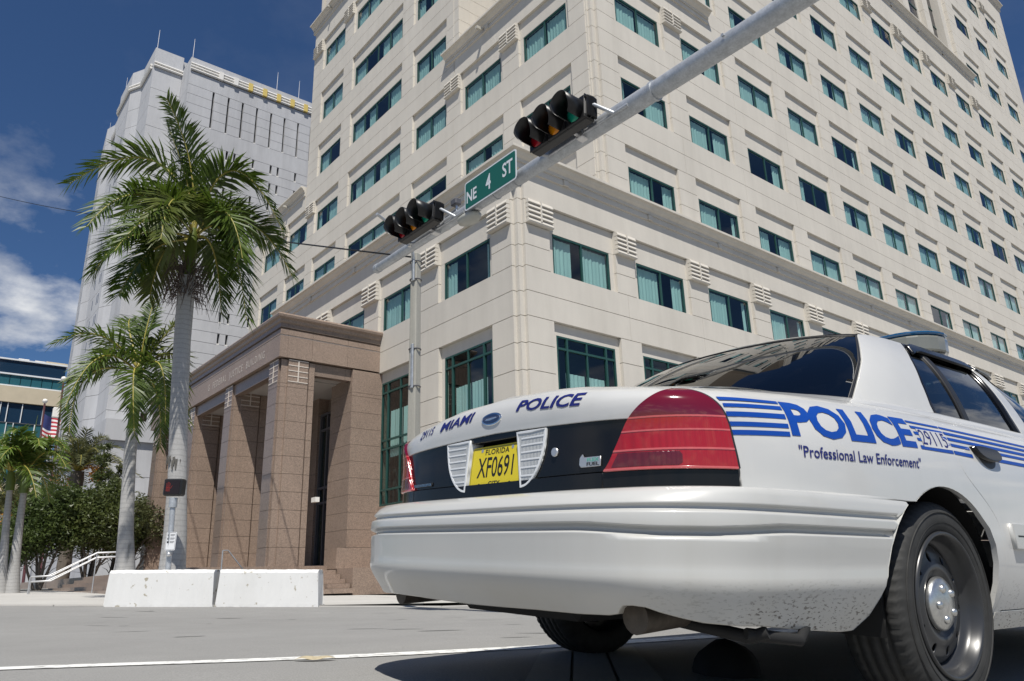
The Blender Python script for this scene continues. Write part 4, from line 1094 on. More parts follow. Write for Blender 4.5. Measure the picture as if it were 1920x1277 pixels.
def royal(label, trunk, rad, shaft, srad, fronds, k, nl, ll, mats, seed, group, spear=None):
    tr = [sc(p, k) for p in trunk]; base = Vector((tr[0].x, tr[0].y, -.1)); tr = [base]+tr
    root = empty('royal_palm', base, label, 'palm tree', group)
    link('trunk', trunk_mesh(tr, [rad[0]*1.12]+list(rad), base), root)
    sh = [sc(p, k)-base for p in shaft]
    MB().tube(sh, srad, 14).build('crownshaft', M['shaft'], root)
    for i, f in enumerate(fronds):
        P = [sc(p, k)-base for p in f]; o = P[0]
        # keep the rib through the middle point
        ctl = P[1]*2-(P[0]+P[2])*.5
        me = frond_mesh(P[0]-o, ctl-o, P[2]-o, nl, ll, seed+i, .75, .5, mats[i % len(mats)])
        link('frond', me, root, o)
    if spear:
        P = [sc(p, k)-base for p in spear]; MB().tube(P, [.05, .035, .006], 6).build('spear_leaf', M['shaft'], root)
    return root, base, sh
BIG = [((-17.88, 4.75, 8.8), (-17.95, 4.47, 10.67), (-17.81, 3.74, 12.09)), ((-17.88, 4.75, 8.8), (-18.43, 3.72, 10.63), (-18.98, 2.11, 9.67)), ((-17.88, 4.74, 8.65), (-17.67, 3.44, 9.24), (-17.14, 2.36, 7.88)), ((-17.89, 4.72, 8.57), (-17.37, 3.38, 8.07), (-17.3, 2.65, 6.92)), ((-17.89, 4.71, 8.5), (-18.28, 3.95, 8.16), (-17.6, 3.24, 6.62)), ((-17.88, 4.74, 8.65), (-16.9, 4.0, 8.95), (-16.0, 3.6, 7.5)), ((-17.87, 4.77, 8.8), (-17.28, 5.38, 10.37), (-16.67, 6.51, 8.79)), ((-17.86, 4.81, 8.69), (-17.79, 6.07, 9.3), (-17.4, 7.13, 7.96)), ((-17.87, 4.79, 8.57), (-17.19, 5.33, 8.55), (-16.62, 5.78, 6.27)), ((-17.88, 4.75, 8.8), (-18.95, 5.38, 10.2), (-19.61, 6.62, 10.5)), ((-17.88, 4.76, 8.71), (-18.99, 4.45, 10.3), (-20.2, 3.51, 9.73)), ((-17.89, 4.73, 8.76), (-18.25, 4.5, 10.32), (-18.6, 4.0, 11.84)), ((-17.87, 4.79, 8.57), (-18.61, 5.47, 8.68), (-18.8, 5.88, 7.06)), ((-17.89, 4.72, 8.56), (-18.99, 4.41, 8.54), (-19.43, 4.28, 7.35)), ((-17.87, 4.79, 8.66), (-16.8, 5.09, 8.94), (-16.1, 5.39, 7.55)), ((-17.89, 4.72, 8.65), (-16.8, 3.7, 8.47), (-16.26, 2.81, 7.11))]
rt, bs, sh = royal('tall royal palm with a full crown, its grey trunk rising behind the white barriers', [(-17.8, 5.05, 0.57), (-17.8, 5.03, 1.52), (-17.82, 4.96, 2.68), (-17.86, 4.84, 4.37), (-17.88, 4.76, 5.9), (-17.88, 4.73, 6.97), (-17.89, 4.73, 7.52)],
    [.29, .245, .205, .198, .192, .20, .195], [(-17.89, 4.73, 7.50), (-17.88, 4.73, 8.22), (-17.88, 4.75, 8.8)], [.15, .135, .10], BIG, SC, 96, 1.0, [M['frond'], M['frond'], M['frond'], M['frond'], M['frond'], M['frond_y'], M['frond'], M['frond']], 100, 'royal palms')
rg = random.Random(9); mb = MB()                             # spent flower stalks hanging under the crownshaft
for i in range(260):
    a = rg.uniform(0, 6.283); z = rg.uniform(-.55, .32); p = sh[0]+Vector((math.cos(a)*.16, math.sin(a)*.16, z)); L_ = rg.uniform(.25, .62)
    q = p+Vector((math.cos(a)*L_*.55, math.sin(a)*L_*.55, rg.uniform(-.1, .22))); r = q+Vector((math.cos(a)*.08+rg.uniform(-.1, .1), math.sin(a)*.08+rg.uniform(-.1, .1), -L_*rg.uniform(.4, 1.0)))
    mb.tube([p, q, r], [.012, .009, .004], 3, False)
tag(mb.build('flower_stalks', M['fibre'], rt), kind='stuff')
mb = MB()
for i in range(34):                                          # ragged dark scar round the trunk
    a = rg.uniform(0, 6.283); z = 3.28+rg.uniform(-.10, .10); r_ = .212; L_ = rg.uniform(.05, .22)
    c0 = (sc((-17.835, 4.9, 3.3))-bs); x, y = c0.x, c0.y; w = .07
    mb.add([(x+r_*math.cos(a-w*2), y+r_*math.sin(a-w*2), z), (x+r_*math.cos(a+w*2), y+r_*math.sin(a+w*2), z+.02), (x+r_*math.cos(a+w), y+r_*math.sin(a+w), z-L_), (x+r_*math.cos(a-w), y+r_*math.sin(a-w), z-L_*.8)], [(0, 1, 2, 3)])
mb.build('trunk_scar', M['scar'], rt)
SEC = [((-23.44, 5.14, 6.6), (-23.44, 5.17, 7.6), (-23.6, 5.35, 8.88)), ((-23.44, 5.14, 6.6), (-24.2, 4.89, 7.9), (-24.79, 5.0, 8.51)), ((-23.44, 5.14, 6.57), (-23.54, 5.63, 7.54), (-23.61, 6.16, 8.35)), ((-23.45, 5.12, 6.52), (-23.46, 4.0, 7.4), (-23.33, 2.85, 6.91)), ((-23.45, 5.1, 6.43), (-22.86, 3.97, 6.6), (-22.37, 3.23, 4.97)), ((-23.45, 5.11, 6.4), (-23.98, 3.95, 6.34), (-23.92, 3.65, 4.62)), ((-23.45, 5.13, 6.43), (-22.5, 4.8, 6.1), (-21.9, 4.88, 4.3)), ((-23.43, 5.18, 6.47), (-23.71, 6.18, 7.16), (-23.57, 6.67, 5.02)), ((-23.43, 5.18, 6.44), (-22.6, 5.5, 6.51), (-21.97, 5.64, 4.71)), ((-23.44, 5.16, 6.44), (-24.29, 5.91, 6.06), (-24.62, 6.25, 4.49)), ((-23.45, 5.11, 6.6), (-24.77, 4.63, 7.48), (-25.63, 4.37, 6.79))]
royal('shorter royal palm left of the tall one, with a spear leaf pointing up', [(-23.38, 5.41, 0.73), (-23.41, 5.31, 1.86), (-23.42, 5.23, 3.03), (-23.44, 5.17, 4.08), (-23.44, 5.15, 4.77)], [.27, .20, .17, .165, .155], [(-23.44, 5.15, 4.75), (-23.44, 5.14, 5.79), (-23.44, 5.15, 6.6)], [.15, .13, .09], SEC, 1.0, 58, .80, [M['frond'], M['frond'], M['frond_y'], M['frond'], M['frond']], 200, 'royal palms', [(-23.44, 5.14, 6.4), (-23.35, 5.22, 7.6), (-23.2, 5.45, 9.0)])
def crown(c, n, L_, rise, seed):
    rg = random.Random(seed); out = []
    for i in range(n):
        a = 6.283*i/n+rg.uniform(-.3, .3); up = rg.uniform(-.25, 1.0); r = L_*rg.uniform(.8, 1.05)
        e = Vector((math.cos(a)*r*(.95-.35*up), math.sin(a)*r*(.95-.35*up), rise*up*r-.30*r*(1-up)))
        m = e*.5+Vector((0, 0, .34*r))
        out.append((tuple(c), tuple(Vector(c)+m), tuple(Vector(c)+e)))
    return out
royal('young royal palm at the far left edge, right one of the leaning pair', [(-33.75, 4.11, 0.30), (-33.76, 4.04, 1.52), (-33.76, 3.99, 2.85), (-33.77, 3.96, 3.93)], [.26, .17, .13, .11], [(-33.77, 3.96, 3.93), (-33.77, 3.94, 4.42), (-33.77, 3.93, 4.72)], [.16, .15, .12], crown((-33.77, 3.93, 4.7), 13, 2.0, .75, 5), 1.0, 40, .70, [M['frond_l']], 300, 'royal palms', [(-33.77, 3.93, 4.6), (-33.75, 3.95, 5.6), (-33.72, 4.0, 6.9)])
royal('young royal palm at the far left edge, left one of the leaning pair', [(-33.79, 3.76, 0.30), (-33.8, 3.68, 1.52), (-33.81, 3.58, 2.85), (-33.81, 3.51, 4.01)], [.22, .15, .12, .10], [(-33.81, 3.51, 4.01), (-33.82, 3.49, 4.4), (-33.82, 3.46, 4.7)], [.16, .15, .12], crown((-33.82, 3.46, 4.7), 12, 1.9, .85, 6), 1.0, 40, .66, [M['frond_l'], M['frond']], 320, 'royal palms')
def date_palm(label, base, h, L_, seed, n=30):
    root = empty('date_palm', base, label, 'palm tree', 'date palms'); b = Vector(base)
    mb = MB(); P = [Vector((0, 0, h*i/12)) for i in range(13)]; mb.tube(P, [.34+(.03 if i % 2 else 0) for i in range(13)], 12); mb.build('trunk', M['bark'], root)
    rg = random.Random(seed)
    for i in range(n):
        a = 6.283*i*.618; up = 1-1.25*(i+.5)/n; r = L_*rg.uniform(.85, 1.05)
        e = Vector((math.cos(a)*r*(1-.6*max(0, up)), math.sin(a)*r*(1-.6*max(0, up)), r*(.85*up-.1))); m = e*.5+Vector((0, 0, .22*r))
        link('frond', frond_mesh((0, 0, 0), m*2-e*.5, e, 40, .62, seed+i, .9, .15, M['datefrond'], .03), root, (0, 0, h))
    for i in range(6):
        a = rg.uniform(0, 6.283); mb = MB(); c = Vector((math.cos(a)*1.1, math.sin(a)*1.1, h-.25+rg.uniform(-.3, .35)))
        for k in range(70):
            q = c+Vector((rg.gauss(0, .17), rg.gauss(0, .17), rg.gauss(-.1, .2))); s = .05
            mb.add([q+Vector(v)*s for v in ((1, 0, 0), (-1, 0, 0), (0, 1, 0), (0, -1, 0), (0, 0, 1), (0, 0, -1))], [(0, 2, 4), (2, 1, 4), (1, 3, 4), (3, 0, 4), (2, 0, 5), (1, 2, 5), (3, 1, 5), (0, 3, 5)])
        mb.tube([(0, 0, h), c*.6+Vector((0, 0, h*.4+.3)), c], .025, 4); mb.build('fruit_bunch', M['dates'], root)
    return root
date_palm('date palm with orange fruit bunches, rising behind the round trees', (-49.3, 8.25, 0), 6.9, 3.3, 41)
date_palm('low date palm with orange fruit, half hidden behind the young royal palms', (-51.7, 5.5, 0), 4.4, 3.2, 77, 26)
def tree(label, base, blobs, nleaf, ls, seed, m, stems=4, name='shade_tree', dens=.30):
    """trunk and limbs reaching into leaf clumps; leaves are single folded faces scattered over the clumps"""
    root = empty(name, base, label, 'tree', 'small trees behind the steps'); rg = random.Random(seed); nr = np.random.RandomState(seed); b = Vector(base)
    mb = MB()
    for i in range(stems):
        bl = blobs[i % len(blobs)]; c = Vector(bl[:3]); p0 = Vector((rg.uniform(-.12, .12), rg.uniform(-.12, .12), -.1)); p1 = Vector((c.x*.35+rg.uniform(-.25, .25), c.y*.35+rg.uniform(-.25, .25), c.z*.45)); p2 = c*.85
        mb.tube([p0, p1, p2, c+Vector((rg.uniform(-.3, .3), rg.uniform(-.3, .3), .4))], [.085, .06, .035, .012], 6)
        for k in range(7):
            t = rg.uniform(.3, .95); q = bez(p0, p1*1.0, p2, t); e = q+Vector((rg.uniform(-.9, .9), rg.uniform(-.9, .9), rg.uniform(.2, .8)))
            mb.tube([q, (q+e)/2+Vector((0, 0, .08)), e], [.022, .014, .005], 4, False)
    mb.build('trunk', M['bark'], root)
    tot = sum(q[3]**2 for q in blobs); V = []; 
    for (x, y, z, r) in blobs:
        n = int(nleaf*r*r/tot); nc = max(8, int(n/26))
        # leaf clumps on the shell and inside, with gaps between them
        u = nr.normal(size=(nc, 3)); u /= np.linalg.norm(u, axis=1)[:, None]
        cc = np.array([x, y, z])+u*(r*(.45+.6*nr.rand(nc, 1)**.6))*np.array([1, 1, .85])
        ci = nr.randint(0, nc, n); p = cc[ci]+nr.normal(size=(n, 3))*(r*.16)
        a = nr.normal(size=(n, 3)); a[:, 2] = a[:, 2]*.6-.2; a /= np.linalg.norm(a, axis=1)[:, None]
        bb = np.cross(a, nr.normal(size=(n, 3))); bb /= np.linalg.norm(bb, axis=1)[:, None]
        s = ls*(.7+.6*nr.rand(n, 1))
        V.append(np.stack([p-bb*s*.34, p+a*s*.5-bb*s*.05, p+a*s, p+a*s*.5+bb*s*.40], 1).reshape(-1, 3))
    V = np.concatenate(V); n4 = len(V)//4
    me = bpy.data.meshes.new('crown'); me.vertices.add(len(V)); me.vertices.foreach_set('co', V.ravel().astype(np.float32))
    me.loops.add(n4*4); me.loops.foreach_set('vertex_index', np.arange(n4*4, dtype=np.int32)); me.polygons.add(n4)
    me.polygons.foreach_set('loop_start', np.arange(0, n4*4, 4, dtype=np.int32)); me.materials.append(m); me.update(); me.validate()
    link('crown', me, root); return root
gz = .1
tree('round bushy tree behind the lower end of the stair handrail', (-41.6, 6.1, gz), [(-.2, -.1, 3.1, 1.35), (.3, .8, 3.5, 1.2), (.1, -1.0, 2.6, 1.0), (.3, .2, 4.4, .9), (-.3, -.7, 3.9, .8)], 17000, .17, 1, M['leaf'], 5)
tree('dense bushy tree in the middle of the group behind the steps', (-41.2, 7.9, gz), [(0, -.3, 3.2, 1.3), (.2, .7, 3.3, 1.2), (-.2, -.9, 4.0, 1.0), (0, .3, 4.5, 1.0), (.3, 1.2, 2.6, .9)], 17000, .17, 2, M['leaf2'], 5)
tree('thin olive tree with bare lower branches, beside the shorter royal palm', (-40.9, 9.5, gz), [(0, -.4, 3.0, 1.05), (.1, .6, 3.2, 1.0), (0, .1, 4.1, .8), (.2, 1.2, 2.9, .8)], 7000, .15, 3, M['leaf3'], 7)
tree('tall thin sapling with sparse leaves standing above the bushy trees', (-43.5, 8.4, gz), [(0, 0, 4.0, .5), (.05, .1, 5.0, .5), (0, .05, 5.9, .45), (.1, -.05, 6.7, .38), (0, 0, 7.4, .25)], 3200, .16, 4, M['leaf2'], 2)
tree('slim leafy sapling to the right of the tall sapling', (-42.4, 9.0, gz), [(0, 0, 3.9, .5), (0, .1, 4.8, .42), (.05, 0, 5.6, .35), (0, .05, 6.2, .22)], 2400, .16, 5, M['leaf3'], 2)
tree('dark tree seen between the shorter palm and the granite pier', (-42.5, 11.3, gz), [(0, 0, 3.4, 1.0), (.2, .7, 3.9, .9), (-.1, -.6, 4.3, .8), (0, .3, 2.5, .7)], 7000, .16, 6, M['leaf2'], 5)
tree('low bushy tree at the left behind the pair of young palms', (-44.5, 5.2, gz), [(0, 0, 2.6, 1.2), (.3, -1.0, 2.4, 1.0), (-.2, .7, 3.3, 1.0)], 9000, .17, 7, M['leaf'], 4)
# small leafy sprigs growing up in front of the ground-floor window, behind the car
def sprig(label, x, y, z1, seed):
    root = empty('young_shrub', (x, y, 0), label, 'shrub', 'shrubs along the street front'); rg = random.Random(seed)
    mb = MB(); lf = MB()
    for i in range(9):
        a = rg.uniform(0, 6.283); top = Vector((math.cos(a)*rg.uniform(.1, .55), math.sin(a)*rg.uniform(.1, .55), z1*rg.uniform(.82, 1.0)))
        p1 = Vector((top.x*.4, top.y*.4, top.z*.55)); mb.tube([(0, 0, 0), p1, top], [.03, .018, .005], 5)
        for k in range(60):
            t = rg.uniform(.55, 1.0); q = bez(Vector((0, 0, 0)), p1, top, t)+Vector((rg.gauss(0, .06), rg.gauss(0, .06), rg.gauss(0, .05)))
            d = Vector((rg.gauss(0, 1), rg.gauss(0, 1), rg.gauss(.4, .8))).normalized(); e = d.cross(Vector((rg.gauss(0, 1), rg.gauss(0, 1), rg.gauss(0, 1)))).normalized(); s = rg.uniform(.06, .12)
            lf.add([q, q+d*s*.5-e*s*.3, q+d*s, q+d*s*.5+e*s*.3], [(0, 1, 2, 3)])
    mb.build('stem', M['bark'], root); lf.build('foliage', M['leaf3'], root, fix=False)
# ================================================================ car body surfaces (car axes: x right, y forward, z up, origin under the rear axle)
def _spline(P, n=12):
    P = np.array(P, float); out = []
    Q = np.vstack([2*P[0]-P[1], P, 2*P[-1]-P[-2]])
    for i in range(1, len(Q)-2):
        p0, p1, p2, p3 = Q[i-1], Q[i], Q[i+1], Q[i+2]
        t0 = 0; t1 = np.linalg.norm(p1-p0)**.5; t2 = t1+np.linalg.norm(p2-p1)**.5; t3 = t2+np.linalg.norm(p3-p2)**.5
        for t in np.linspace(t1, t2, n, endpoint=False):
            a1 = (t1-t)/(t1-t0)*p0+(t-t0)/(t1-t0)*p1; a2 = (t2-t)/(t2-t1)*p1+(t-t1)/(t2-t1)*p2; a3 = (t3-t)/(t3-t2)*p2+(t-t2)/(t3-t2)*p3
            b1 = (t2-t)/(t2-t0)*a1+(t-t0)/(t2-t0)*a2; b2 = (t3-t)/(t3-t1)*a2+(t-t1)/(t3-t1)*a3
            out.append((t2-t)/(t2-t1)*b1+(t-t1)/(t2-t1)*b2)
    out.append(P[-1]); return np.array(out)
class Outline:
    """plan curve of the right half from the rear centre forwards; s = arc length, mirrored for s < 0"""
    def __init__(o, pts):
        half = _spline(pts); m = half[1:][::-1].copy(); m[:, 0] *= -1
        o.P = np.vstack([m, half]); d = np.linalg.norm(np.diff(o.P, axis=0), axis=1); L = np.concatenate([[0], np.cumsum(d)])
        o.S = L-L[len(m)]; T = np.gradient(o.P, axis=0); T /= np.linalg.norm(T, axis=1)[:, None]; o.N = np.stack([T[:, 1], -T[:, 0]], 1)
        # smooth the normals a little
        k = np.array([1, 2, 3, 2, 1])/9.
        for c in (0, 1): o.N[:, c] = np.convolve(np.pad(o.N[:, c], 2, mode='edge'), k, 'valid')
        o.N /= np.linalg.norm(o.N, axis=1)[:, None]
    def at(o, s):
        s = np.asarray(s, float)
        p = np.stack([np.interp(s, o.S, o.P[:, 0]), np.interp(s, o.S, o.P[:, 1])], -1); n = np.stack([np.interp(s, o.S, o.N[:, 0]), np.interp(s, o.S, o.N[:, 1])], -1)
        return p, n/np.linalg.norm(n, axis=-1)[..., None]
FRONT = [(.985, .6), (.985, 1.5), (.98, 2.4), (.97, 3.0), (.94, 3.4), (.88, 3.68), (.74, 3.86), (.5, 3.95), (.25, 3.985), (0, 3.99)]
OUT_U = Outline([(0, -1.242), (.25, -1.244), (.45, -1.242), (.60, -1.228), (.72, -1.190), (.812, -1.118), (.874, -1.02), (.912, -.90), (.942, -.72), (.962, -.45), (.974, -.1)]+FRONT)
OUT_B = Outline([(0, -1.398), (.25, -1.398), (.45, -1.390), (.60, -1.370), (.74, -1.326), (.85, -1.24), (.925, -1.12), (.958, -.96), (.972, -.75), (.974, -.48), (.982, -.1)]+FRONT)
def pl(z, pts):
    a = np.array(pts); return np.interp(z, a[:, 0], a[:, 1])
def _sm01(t): t = np.clip(t, 0, 1); return t*t*(3-2*t)
_tab = {}
def smooth_tab(name, pts):
    """table of a smooth curve through (z, inset) points"""
    c = _spline(pts, 16); _tab[name] = c[np.argsort(c[:, 0])]
smooth_tab('side', [(.20, .085), (.28, .052), (.36, .022), (.44, .004), (.52, -.004), (.60, -.002), (.68, .0), (.76, .004), (.83, .012), (.89, .027), (.94, .048), (.98, .075), (1.01, .105), (1.03, .14), (1.045, .20)])
smooth_tab('rearU', [(.62, .0), (.70, .0), (.76, .0), (.84, .002), (.88, .001), (.92, -.002), (.95, .0), (.975, .008), (.995, .024), (1.01, .048), (1.022, .085), (1.031, .14), (1.036, .22)])
smooth_tab('rearB', [(.22, .17), (.27, .115), (.31, .078), (.35, .05), (.39, .020), (.42, .006), (.46, .006), (.52, .003), (.58, .0), (.62, .012), (.645, .035), (.66, .062), (.67, .10), (.675, .125)])
smooth_tab('sideB', [(.20, .10), (.26, .066), (.32, .040), (.37, .018), (.41, .002), (.46, .004), (.52, -.002), (.58, -.004), (.63, .0), (.655, .006), (.67, .016), (.675, .02)])
def tab(n, z): c = _tab[n]; return np.interp(z, c[:, 0], c[:, 1])
_SH = _spline([(0, 1.046), (.30, 1.030), (.50, 1.003), (.66, .984), (.78, .975), (.92, .975), (1.2, .985), (1.6, 1.006), (2.0, 1.018), (2.6, 1.022), (3.6, 1.02), (4.6, .985), (5.4, .94), (6.2, .90)], 10)
def shoulder(s): return np.interp(np.abs(s), _SH[:, 0], _SH[:, 1])
def SU(s, z, off=0.0):
    """upper body skin"""
    s = np.asarray(s, float); z = np.asarray(z, float); p, n = OUT_U.at(s)
    w = _sm01((np.abs(s)-.70)/.55); fr = _sm01((np.abs(s)-4.6)/.5)
    ze = np.where(z > .70, .70+(z-.70)*.33/(shoulder(s)-.70), z)
    d = tab('rearU', ze)*(1-w)+tab('side', ze)*w
    q = p-n*(d-off)[..., None]; return np.concatenate([q, z[..., None]], -1)
GR_Z = ((.607, .0085, .014), (.556, .010, .022))
def SB(s, z, off=0.0):
    """bumper skin, with its two moulded grooves and the crease low down"""
    s = np.asarray(s, float); z = np.asarray(z, float); p, n = OUT_B.at(s); a = np.abs(s)
    w = _sm01((a-.62)/.55)
    d = tab('rearB', z)*(1-w)+tab('sideB', z)*w
    for k, (z0, hw, dp) in enumerate(GR_Z):
        end = 2.02-.08*k                                     # grooves stop short of the wheel opening
        wob = 0.012*_sm01((a-.55)/.3)*_sm01((1.25-a)/.3)*k
        g = np.exp(-((z-z0+wob)/hw)**4)*_sm01((end-a)/.012)
        d = d+dp*g
    q = p-n*(d-off)[..., None]; return np.concatenate([q, z[..., None]], -1)
# cabin: rings between belt and roof
G0 = [(0, -.46), (.25, -.445), (.50, -.385), (.65, -.29), (.735, -.15), (.775, .02), (.80, .30), (.815, .7), (.82, 1.2), (.81, 1.7), (.77, 2.05), (.66, 2.30), (.4, 2.46), (0, 2.52)]
G1 = [(0, .16), (.25, .17), (.42, .20), (.52, .245), (.575, .31), (.605, .42), (.62, .62), (.628, .9), (.628, 1.15), (.615, 1.3), (.585, 1.40), (.50, 1.47), (.3, 1.515), (0, 1.53)]
class Cabin:
    def __init__(o):
        a, b = _spline(G0), _spline(G1); m = [q[1:][::-1].copy() for q in (a, b)]
        for q in m: q[:, 0] *= -1
        o.A, o.B = np.vstack([m[0], a]), np.vstack([m[1], b]); d = np.linalg.norm(np.diff(o.A, axis=0), axis=1); L = np.concatenate([[0], np.cumsum(d)]); o.S = L-L[len(m[0])]
    def at(o, s, v, off=0.0):
        s = np.asarray(s, float); v = np.asarray(v, float)
        f = lambda Q: np.stack([np.interp(s, o.S, Q[:, 0]), np.interp(s, o.S, Q[:, 1])], -1)
        a, b = f(o.A), f(o.B); vv = v[..., None]
        p = a*(1-vv)+b*vv
        z = (1.03+.018*(1-_sm01(np.abs(s)/.8)))+.395*v
        # outward bow of the glass and pillars
        bow = .05*4*v*(1-v)
        e = 1e-3; fa = np.stack([np.interp(s+e, o.S, o.A[:, 0])-np.interp(s-e, o.S, o.A[:, 0]), np.interp(s+e, o.S, o.A[:, 1])-np.interp(s-e, o.S, o.A[:, 1])], -1)
        fa /= np.linalg.norm(fa, axis=-1)[..., None]+1e-12; n = np.stack([fa[..., 1], -fa[..., 0]], -1)
        p = p+n*(bow*.55+off)[..., None]
        return np.concatenate([p, (z+bow*.45+off*.5)[..., None]], -1)
CAB = Cabin()
def SG(s, v, off=0.0): return CAB.at(s, v, off)
# ================================================================ the police car
CAR = empty('police_car', (-2.115, 2.880, -.032), 'white police sedan with blue side stripes and a dull steel wheel, parked in the foreground', 'car')
CAR.rotation_mode = 'XYZ'
_a, _b, _c = R(-1.804), R(-.677), R(3.067)
CAR.rotation_euler = (Matrix.Rotation(_a, 3, 'Z') @ Matrix.Rotation(_b, 3, 'X') @ Matrix.Rotation(_c, 3, 'Y')).to_euler()
# ---- materials
def objcoord(t): return t.nodes.new('ShaderNodeTexCoord').outputs['Object']
def grime(dirty):
    def b(t, g, cur, base, p):
        P = objcoord(t); s = t.nodes.new('ShaderNodeSeparateXYZ'); t.links.new(P, s.inputs[0])
        def mr(src, a, b_, c=0, d=1):
            r = t.nodes.new('ShaderNodeMapRange'); r.inputs['From Min'].default_value = a; r.inputs['From Max'].default_value = b_; r.inputs['To Min'].default_value = c; r.inputs['To Max'].default_value = d
            t.links.new(src, r.inputs['Value']); return r.outputs[0]
        def mul(a, b_):
            m = t.nodes.new('ShaderNodeMath'); m.operation = 'MULTIPLY'; t.links.new(a, m.inputs[0])
            if hasattr(b_, 'links'): t.links.new(b_, m.inputs[1])
            else: m.inputs[1].default_value = b_
            return m.outputs[0]
        # vertical run marks and a thin film of road dust
        st = noisenode(t, P, 9, 5, (1, 1, .10), .50, .80); col = mixnode(t, mul(st, .16*dirty), base, (.36, .35, .31))
        fl = noisenode(t, P, 2.0, 4, (1, 1, 1), .35, .75); low = mr(s.outputs['Z'], .46, .24)
        col = mixnode(t, mul(mul(fl, low), .75*dirty), col, (.40, .365, .29))
        # tar flecks thrown up behind the rear wheel
        fk = noisenode(t, P, 120, 4, (.45, .45, 1.25), .555, .62); gt = mul(mr(s.outputs['Z'], .43, .33), mr(s.outputs['X'], .70, .93))
        gb_ = noisenode(t, P, 5, 3, (1, 1, 1), .38, .58)
        col = mixnode(t, mul(mul(mul(fk, gt), gb_), .85*dirty), col, (.07, .06, .05))
        sp_ = noisenode(t, P, 60, 2, (1, 1, 1), .80, .81); col = mixnode(t, mul(sp_, .6), col, (.20, .18, .15))
        return col
    return b
def paint(name, base, rough=.30, dirty=1.0):
    m = mat(name, base, rough, 0, .5, build=grime(dirty)); p = m.node_tree.nodes['Principled BSDF']
    p.inputs['Coat Weight'].default_value = .75; p.inputs['Coat Roughness'].default_value = .07; return m
M['white'] = paint('white_car_paint', (.53, .53, .515), .32, .8); M['bumperw'] = paint('white_bumper_cover', (.48, .48, .46), .38, 1.25)
M['blk'] = mat('gloss_black_trim', (.008, .008, .009), .16, 0, .35); M['blk2'] = mat('black_plastic', (.016, .016, .017), .45); M['under'] = mat('underbody_black', (.010, .010, .010), .8)
def flute(name, base, rough, sc, axis, strength=.5, coat=1.0):
    m = mat(name, base, rough, 0, .5, coat=coat); t = m.node_tree; w = t.nodes.new('ShaderNodeTexWave'); w.bands_direction = axis; w.inputs['Scale'].default_value = sc
    t.links.new(objcoord(t), w.inputs['Vector']); b = t.nodes.new('ShaderNodeBump'); b.inputs['Strength'].default_value = strength; b.inputs['Distance'].default_value = .004
    t.links.new(w.outputs['Fac'], b.inputs['Height']); t.links.new(b.outputs[0], t.nodes['Principled BSDF'].inputs['Normal']); return m
M['red1'] = flute('red_lens_bright', (.34, .004, .006), .18, 30, 'Y', .45); M['red2'] = mat('red_lens_dome', (.13, .003, .012), .10, 0, .5, coat=1.0); M['red3'] = flute('red_lens_dark', (.11, .003, .007), .2, 40, 'Y', .4); M['redline'] = mat('red_lens_rib', (.55, .10, .10), .2, coat=1.0)
M['clear'] = flute('clear_reverse_lens', (.56, .57, .56), .14, 42, 'X', .8); M['clearl'] = mat('clear_lens_rib', (.75, .76, .76), .12, coat=1.0); M['chrome'] = mat('chrome', (.80, .80, .80), .10, 1.0)
def hatch(t, g, cur, base, p):
    w = t.nodes.new('ShaderNodeTexWave'); w.bands_direction = 'DIAGONAL'; w.inputs['Scale'].default_value = 60; t.links.new(objcoord(t), w.inputs['Vector'])
    r = t.nodes.new('ShaderNodeMapRange'); r.inputs['To Min'].default_value = .8; r.inputs['To Max'].default_value = 1.2; t.links.new(w.outputs['Fac'], r.inputs['Value'])
    return mixnode(t, 1.0, base, r.outputs[0], 'MULTIPLY')
M['blue'] = mat('blue_reflective_vinyl', (.004, .050, .29), .38, 0, .4, build=hatch); M['navy'] = mat('navy_vinyl', (.012, .016, .13), .4)
M['plate_y'] = mat('plate_yellow', (.62, .50, .02), .45); M['tyre'] = mat('tyre_rubber', (.032, .032, .031), .68, 0, .35, noise=[(18, .25, 4, (1, 1, 1))]); M['steelblk'] = mat('black_steel_wheel', (.030, .031, .033), .30, 0, .5, noise=[(9, .15, 3, (1, 1, 1))])
M['cglass'] = tint_glass('car_window_glass', (.10, .11, .11), .0, 1.0, 1.55); M['backglass'] = tint_glass('rear_window_glass', (.035, .036, .045), .0, 1.0, 1.6); M['seat'] = mat('dark_upholstery', (.02, .02, .022), .9)
M['barclear'] = mat('light_bar_clear', (.17, .17, .145), .15, coat=1.0); M['barblue'] = mat('light_bar_blue', (.004, .065, .16), .1, coat=1.0); M['exhaust'] = mat('rusty_steel', (.10, .085, .07), .6, .6, noise=[(20, .3, 4, (1, 1, 1))])
# ---- panel maker: a polygon in surface coordinates becomes a curved panel with returned edges
def densify(poly, step):
    out = []
    for a, b in zip(poly, poly[1:]+poly[:1]):
        n = max(1, int(math.hypot(b[0]-a[0], b[1]-a[1])/step+.5)); out += [(a[0]+(b[0]-a[0])*i/n, a[1]+(b[1]-a[1])*i/n) for i in range(n)]
    return out
def area2(p): return sum(a[0]*b[1]-b[0]*a[1] for a, b in zip(p, p[1:]+p[:1]))
def shrink(p, g):
    if g == 0: return p
    n = len(p); out = []
    for i in range(n):
        a, b, c = Vector(p[i-1]), Vector(p[i]), Vector(p[(i+1) % n]); d1 = (b-a); d2 = (c-b)
        if d1.length < 1e-9 or d2.length < 1e-9: out.append(tuple(b)); continue
        d1.normalize(); d2.normalize(); n1 = Vector((-d1.y, d1.x)); n2 = Vector((-d2.y, d2.x)); m = n1+n2
        if m.length < 1e-6: out.append(tuple(b)); continue
        m.normalize(); k = g/max(.35, m.dot(n1)); out.append((b.x+m.x*k, b.y+m.y*k))
    return out
